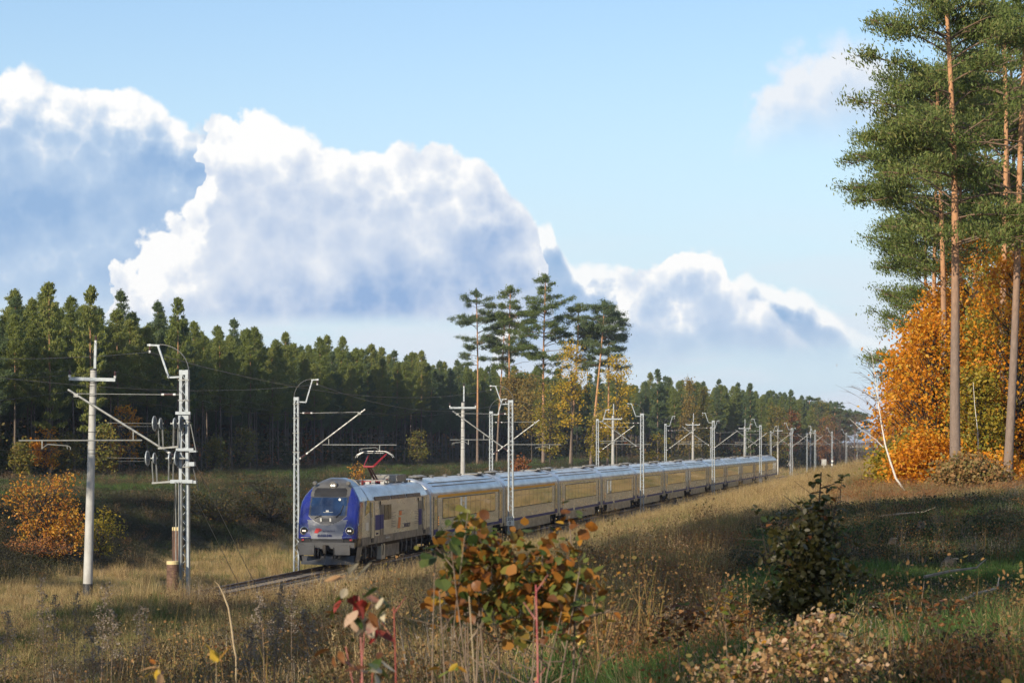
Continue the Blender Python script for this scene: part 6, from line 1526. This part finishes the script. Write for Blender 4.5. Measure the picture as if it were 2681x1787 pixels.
    rdk = plant('hornbeam_sapling', 'dark small-leaved sapling standing against the sunlit meadow', 16.0, 2110, [(2110, 2150, 1235, 0, .012), (2110, 2190, 1300, .2, .007), (2110, 1985, 1330, .1, .006), (2110, 2060, 1400, -.1, .007), (2110, 2260, 1520, .1, .006), (2110, 2020, 1530, .1, .006), (2112, 2205, 1240, .1, .006)],
              [(2150, 1290, 32, 62, 34, DK, .050, .3), (2125, 1360, 42, 50, 40, DK, .052, .3), (2110, 1450, 85, 60, 64, DK, .055, .3), (2100, 1530, 100, 55, 60, DK, .055, .3), (2200, 1250, 14, 22, 8, DK, .045, 0), (2195, 1345, 20, 50, 16, DK, .048, .2), (2030, 1370, 50, 30, 16, DK, .045, .2), (1985, 1330, 14, 20, 6, DK, .04, .2)], bsdf('dark_twig', (.03, .022, .015), .8), 'sapling', 811, per_stem_twigs=10)
    rg = np.random.default_rng(812); Q = []
    for cx_, cy_, rx, ry, n in ((2110, 1480, 95, 70, 900), (2120, 1580, 90, 60, 900), (2130, 1380, 45, 60, 350), (2230, 1500, 60, 25, 120), (2020, 1560, 50, 30, 160), (2055, 1400, 45, 25, 90)):
        g = rg.normal(0, .5, (n, 2)); yy = 16 + rg.normal(0, .12, n); px = cx_ + g[:, 0] * rx; py = cy_ + g[:, 1] * ry; Q.append(np.stack([(px - CX) / FPX * yy, yy, EYE - (py - HY) / FPX * yy], -1))
    Q = np.concatenate(Q) - np.array(rdk.location); V, F = leafgon(Q, .040, .8, rg); o = link('small_leaves', np_mesh('small_leaves', V, F, [LM['dark']]), None, rdk); o['kind'] = 'stuff'
    # tan and pink leaved bramble at the bottom, brown ones beside it
    TN = [('small', 'tan', 5), ('small', 'pink', 3), ('small', 'rust', 2), ('small', 'yellow', 1), ('small', 'pale', 1), ('small', 'lime', 1)]
    plant('bramble_bush', 'bramble with sunlit tan and pinkish leaves spreading at the bottom edge under the dark sapling', 13.0, 2080, [(2080, 2200, 1600, 0, .006), (2080, 2000, 1700, 0, .006), (2085, 2130, 1660, .1, .005), (2080, 1920, 1740, 0, .005), (2085, 2230, 1720, 0, .005)],
          [(2160, 1640, 70, 45, 60, TN, .036, .4), (2080, 1690, 110, 45, 80, TN, .036, .4), (1960, 1745, 110, 40, 70, TN, .036, .4), (2170, 1740, 110, 45, 80, TN, .036, .4)], M_brownstem, 'bramble', 813, per_stem_twigs=4)
    rbm = [o for o in bpy.data.objects if o.name.startswith('bramble_bush')][-1]; rg = np.random.default_rng(840); Q = []
    for cx_, cy_, rx, ry, n in ((2160, 1650, 80, 50, 300), (2080, 1700, 120, 55, 500), (1960, 1750, 120, 45, 420), (2180, 1745, 130, 45, 500), (1860, 1770, 60, 25, 120)):
        g = rg.normal(0, .55, (n, 2)); yy = 13 + rg.normal(0, .2, n); px = cx_ + g[:, 0] * rx; py = cy_ + g[:, 1] * ry; Q.append(np.stack([(px - CX) / FPX * yy, yy, EYE - (py - HY) / FPX * yy], -1))
    Q = np.concatenate(Q) - np.array(rbm.location); V, F = leafgon(Q, .026, .9, rg); o = link('inner_leaves', np_mesh('inner_leaves', V, F, [M_bramb]), None, rbm); o['kind'] = 'stuff'
    BR = [('small', 'rust', 6), ('small', 'tan', 2), ('small', 'mixed', 1)]
    plant('bramble_bush', 'dark rust-brown leaved bush left of the tan bramble', 19.0, 1790, [(1790, 1770, 1590, 0, .006), (1792, 1830, 1600, 0, .006), (1790, 1740, 1640, 0, .005)], [(1790, 1610, 60, 40, 120, BR, .042, .3), (1750, 1660, 60, 30, 50, BR, .042, .3)], M_brownstem, 'bush', 814)
    plant('bramble_bush', 'olive and orange leaved low bush between the brown bush and the dark sapling', 17.5, 1910, [(1910, 1895, 1555, 0, .006), (1912, 1950, 1620, 0, .006)], [(1900, 1590, 50, 45, 70, [('small', 'mixed', 3), ('small', 'yellow', 2), ('small', 'rust', 2), ('small', 'lime', 1)], .042, .3), (1960, 1640, 60, 40, 60, BR, .042, .3)], M_brownstem, 'bush', 815)
    plant('bramble_bush', 'rusty and green leaved straggling bush right of the dark sapling', 20.0, 2380, [(2380, 2340, 1540, 0, .006), (2382, 2420, 1520, 0, .006), (2380, 2450, 1580, 0, .005)], [(2370, 1580, 90, 45, 110, [('small', 'rust', 4), ('small', 'mixed', 3), ('small', 'green', 2), ('small', 'orange', 1)], .046, .3), (2480, 1600, 70, 40, 50, BR, .045, .3)], M_brownstem, 'bush', 816)
    plant('yellow_leaf_shoot', 'thin shoot with two bright yellow leaves at the bottom edge', 8.5, 555, [(555, 566, 1730, 0, .003)], [(575, 1728, 12, 14, 3, [('lance', 'yellow', 1)], .06, -.4)], M_strawstem, 'shoot', 817)
    plant('yellow_leaf_shoot', 'low shoot with curled orange leaves at the bottom edge left of the yellow one', 8.5, 420, [(420, 415, 1750, 0, .003)], [(415, 1750, 38, 14, 7, [('lance', 'orange', 2), ('lance', 'tan', 1), ('lance', 'yellow', 1)], .05, .2)], M_strawstem, 'shoot', 818)
    plant('yellow_leaf_shoot', 'low shoot with yellow and green leaves below the central bush', 9.0, 1185, [(1185, 1182, 1735, 0, .003)], [(1180, 1745, 26, 16, 6, [('lance', 'yellow', 2), ('lance', 'lime', 1)], .055, .3)], M_strawstem, 'shoot', 819)
    # long bent straw
    root = empty('dead_grass_stalk', place_at(618, 20)); tag(root, 'long pale bent grass stalk arching beside the end of the guy wires', 'stalk'); b = np.array(root.location)
    c = np.array([at(*p) for p in ((618, 1720, 20), (612, 1690, 20), (606, 1640, 20), (598, 1590, 20), (585, 1555, 20), (572, 1530, 20), (562, 1520, 20))]) - b; c = np.concatenate([[[0, 0, 0]], c]); V, F = np_tubes([(c, np.array([.006, .007, .008, .008, .007, .006, .004, .002]))], 6); link('stalk', np_mesh('stalk', V, F, [M_strawstem], smooth=True), None, root)
    # dried goldenrod plumes
    rg = np.random.default_rng(830); GP = 'dried grey goldenrod in the left foreground'
    def goldenrod(px, top, y, label, lean=0.0):
        b = np.array(place_at(px, y)); root = empty('dried_goldenrod', tuple(b)); tag(root, label, 'dry weed', GP)
        e = np.array(at(px + lean * 60, top, y)) - b; c = curve_pts((0, 0, 0), e, (rg.normal(0, .02), 0, 0), 7); sg = [(c, np.linspace(.005, .002, 7))]; Q = []
        for j in range(26):
            t = 1 - (j / 26) * .36; q = np.array([np.interp(t, np.linspace(0, 1, 7), c[:, a]) for a in range(3)]); a = rg.uniform(0, 6.28); l = .03 + .11 * (j / 26) * rg.uniform(.5, 1); f = q + np.array([math.cos(a) * l, math.sin(a) * l, l * .25])
            sg.append((np.stack([q, (q + f) / 2 + [0, 0, l * .25], f]), np.array([.002, .0015, .001]))); w = rg.uniform(.3, 1, 14); Q.append(q + (f - q) * w[:, None] + rg.normal(0, .010, (14, 3)))
        V, F = np_tubes(sg, 4); link('stem', np_mesh('stem', V, F, [M_brownstem]), None, root); V, F = quads(np.concatenate(Q), .016, .6, rg); link('plume', np_mesh('plume', V, F, [M_grey]), None, root)['kind'] = 'stuff'
    for px, top, y, lb, ln in ((112, 1515, 21, 'tall grey goldenrod stalk, leftmost of the tall ones', -.1), (140, 1560, 22, 'goldenrod stalk just right of the leftmost tall one', .1), (200, 1556, 24, 'shorter goldenrod below the foot of the concrete pole', 0), (262, 1528, 21, 'tall curved goldenrod between the pole and the counterweights', .25), (285, 1600, 20, 'low goldenrod right of the tall curved one', .2), (375, 1590, 19, 'small goldenrod left of the counterweights', 0),
                               (10, 1600, 18, 'goldenrod at the very left border', .2), (235, 1640, 17, 'pale goldenrod in the lower left', 0), (690, 1560, 21, 'goldenrod hiding the rails in front of the locomotive', -.2), (735, 1530, 24, 'goldenrod clump right below the far-side mast', .1), (770, 1545, 22, 'dense goldenrod in front of the locomotive', -.1), (720, 1610, 18, 'greyish goldenrod below the clump by the mast', .2), (800, 1600, 18, 'goldenrod left of the red-leaved sapling', 0), (655, 1640, 17, 'wide grey goldenrod low in the left centre', .1)):
        goldenrod(px, top, y, lb, ln)
    # orange bush by the concrete pole and its neighbours on the verge
    tree_broad('wild_bush', 'bright orange and yellow bush beside the concrete pole at the left', 100, 138, 4.0, .3, 1.6, M_oakm, 850, n_c=75, per=48, leaf=.13, r0=.03, spread=.24, cat='bush', multi=5, low=True)
    tree_broad('wild_bush', 'low red-brown half of the bush touching the concrete pole', 165, 137, 2.7, .2, 1.0, M_oakm, 851, n_c=45, per=40, leaf=.13, r0=.02, spread=.22, cat='bush', multi=4, low=True)
    tree_broad('wild_bush', 'smaller yellow-green bush just right of the concrete pole', 262, 143, 2.5, .3, 1.0, M_yell, 852, n_c=42, per=36, leaf=.12, r0=.02, spread=.22, cat='bush', multi=4, low=True)
    tree_broad('wild_bush', 'dark rusty low growth under the orange bush', 90, 135, 1.1, .1, 1.5, M_redb, 853, n_c=50, per=36, leaf=.10, r0=.02, spread=.2, cat='bush', multi=4, low=True)
    tree_broad('wild_bush', 'dim rust and green bush on the bank right of the counterweights', 560, 172, 2.4, .2, 2.6, M_dark2, 854, n_c=60, per=30, leaf=.14, r0=.02, spread=.3, cat='bush', multi=4, low=True)
    tree_broad('wild_bush', 'dark olive bush on the bank left of the locomotive', 705, 185, 2.8, .2, 2.4, M_dark2, 855, n_c=60, per=30, leaf=.15, r0=.02, spread=.3, cat='bush', multi=4, low=True)
    tree_broad('young_tree', 'small yellow-leaved sapling on the grass behind the locomotive roof', 935, 215, 3.4, 1.4, .75, M_oakm, 856, n_c=20, per=26, leaf=.13, r0=.03, spread=.18, cat='sapling')
    # stumps and pale broken wood in the clearing
    for px, y, h, r_, lb in ((2405, 52, .30, .08, 'pale broken stump standing in the felled clearing'), (2328, 46, .30, .07, 'thin splintered stub left of the pale stump'), (2480, 38, .14, .10, 'low sawn stump with a light top in the clearing')):
        b = place_at(px, y); root = empty('tree_stump', b); tag(root, lb, 'stump')
        MB().tube([(0, 0, -.1), (.02, 0, h * .5), (.08, 0, h)], [r_ * 1.2, r_, r_ * .8], 9).build('stump_side', worn('stump_%d' % px, (.20, .16, .11), (.09, .065, .045), .9, 0, 12), root, True); MB().lathe([(r_ * .78, 0), (r_ * .7, .012)], c=(.08, 0, h), n=9).build('cut_face', M_strawstem, root)
    for px, y, ln, az, lb in ((2420, 34, .9, .4, 'fallen pale branch lying in the clearing by the low stump'), (2510, 27, 1.1, 1.0, 'fallen stick near the lower right'), (2300, 60, 1.2, -.3, 'grey fallen branch at the far side of the clearing'), (2400, 14.5, .7, 2.3, 'pale thin stick slanting in the green grass at the bottom right')):
        b = place_at(px, y); root = empty('fallen_branch', (b[0], b[1], b[2] + .14), az); tag(root, lb, 'branch'); MB().tube([(0, 0, 0), (ln * .4, .03, .06), (ln * .8, -.02, .10), (ln, .05, .20)], [.022, .018, .012, .005], 6).build('branch', worn('branch_%d' % px, (.34, .29, .22), (.2, .16, .12), .9, 0, 12), root, True)
M_oakm = leafy('mixed_orange_yellow_leaves', [(0, (.26, .07, .02)), (.25, (.52, .22, .025)), (.5, (.62, .36, .05)), (.75, (.40, .13, .03)), (1, (.24, .24, .04))], .4, .5, objvar=.05)
M_dark2 = leafy('dim_bank_leaves', [(0, (.045, .05, .015)), (.5, (.09, .075, .02)), (.8, (.15, .07, .02)), (1, (.06, .07, .02))], .2)
build_foreground()
# ------------------------------------------------------------------ thin haze over the whole scene
def build_haze():
    m = bpy.data.materials.new('thin_air_haze'); m.use_nodes = True; N = NT(m.node_tree)
    out = N.n('ShaderNodeOutputMaterial'); v = N.n('ShaderNodeVolumePrincipled')
    v.inputs['Color'].default_value = (.72, .82, 1.0, 1); v.inputs['Density'].default_value = HAZE; v.inputs['Anisotropy'].default_value = .2
    N.nt.links.new(v.outputs[0], out.inputs['Volume'])
    o = MB().box((0, 3500, 17), (6400, 11400, 40)).build('haze', m); tag(o, 'thin bluish air over the whole valley', kind='stuff')
HAZE = .00012
build_haze()
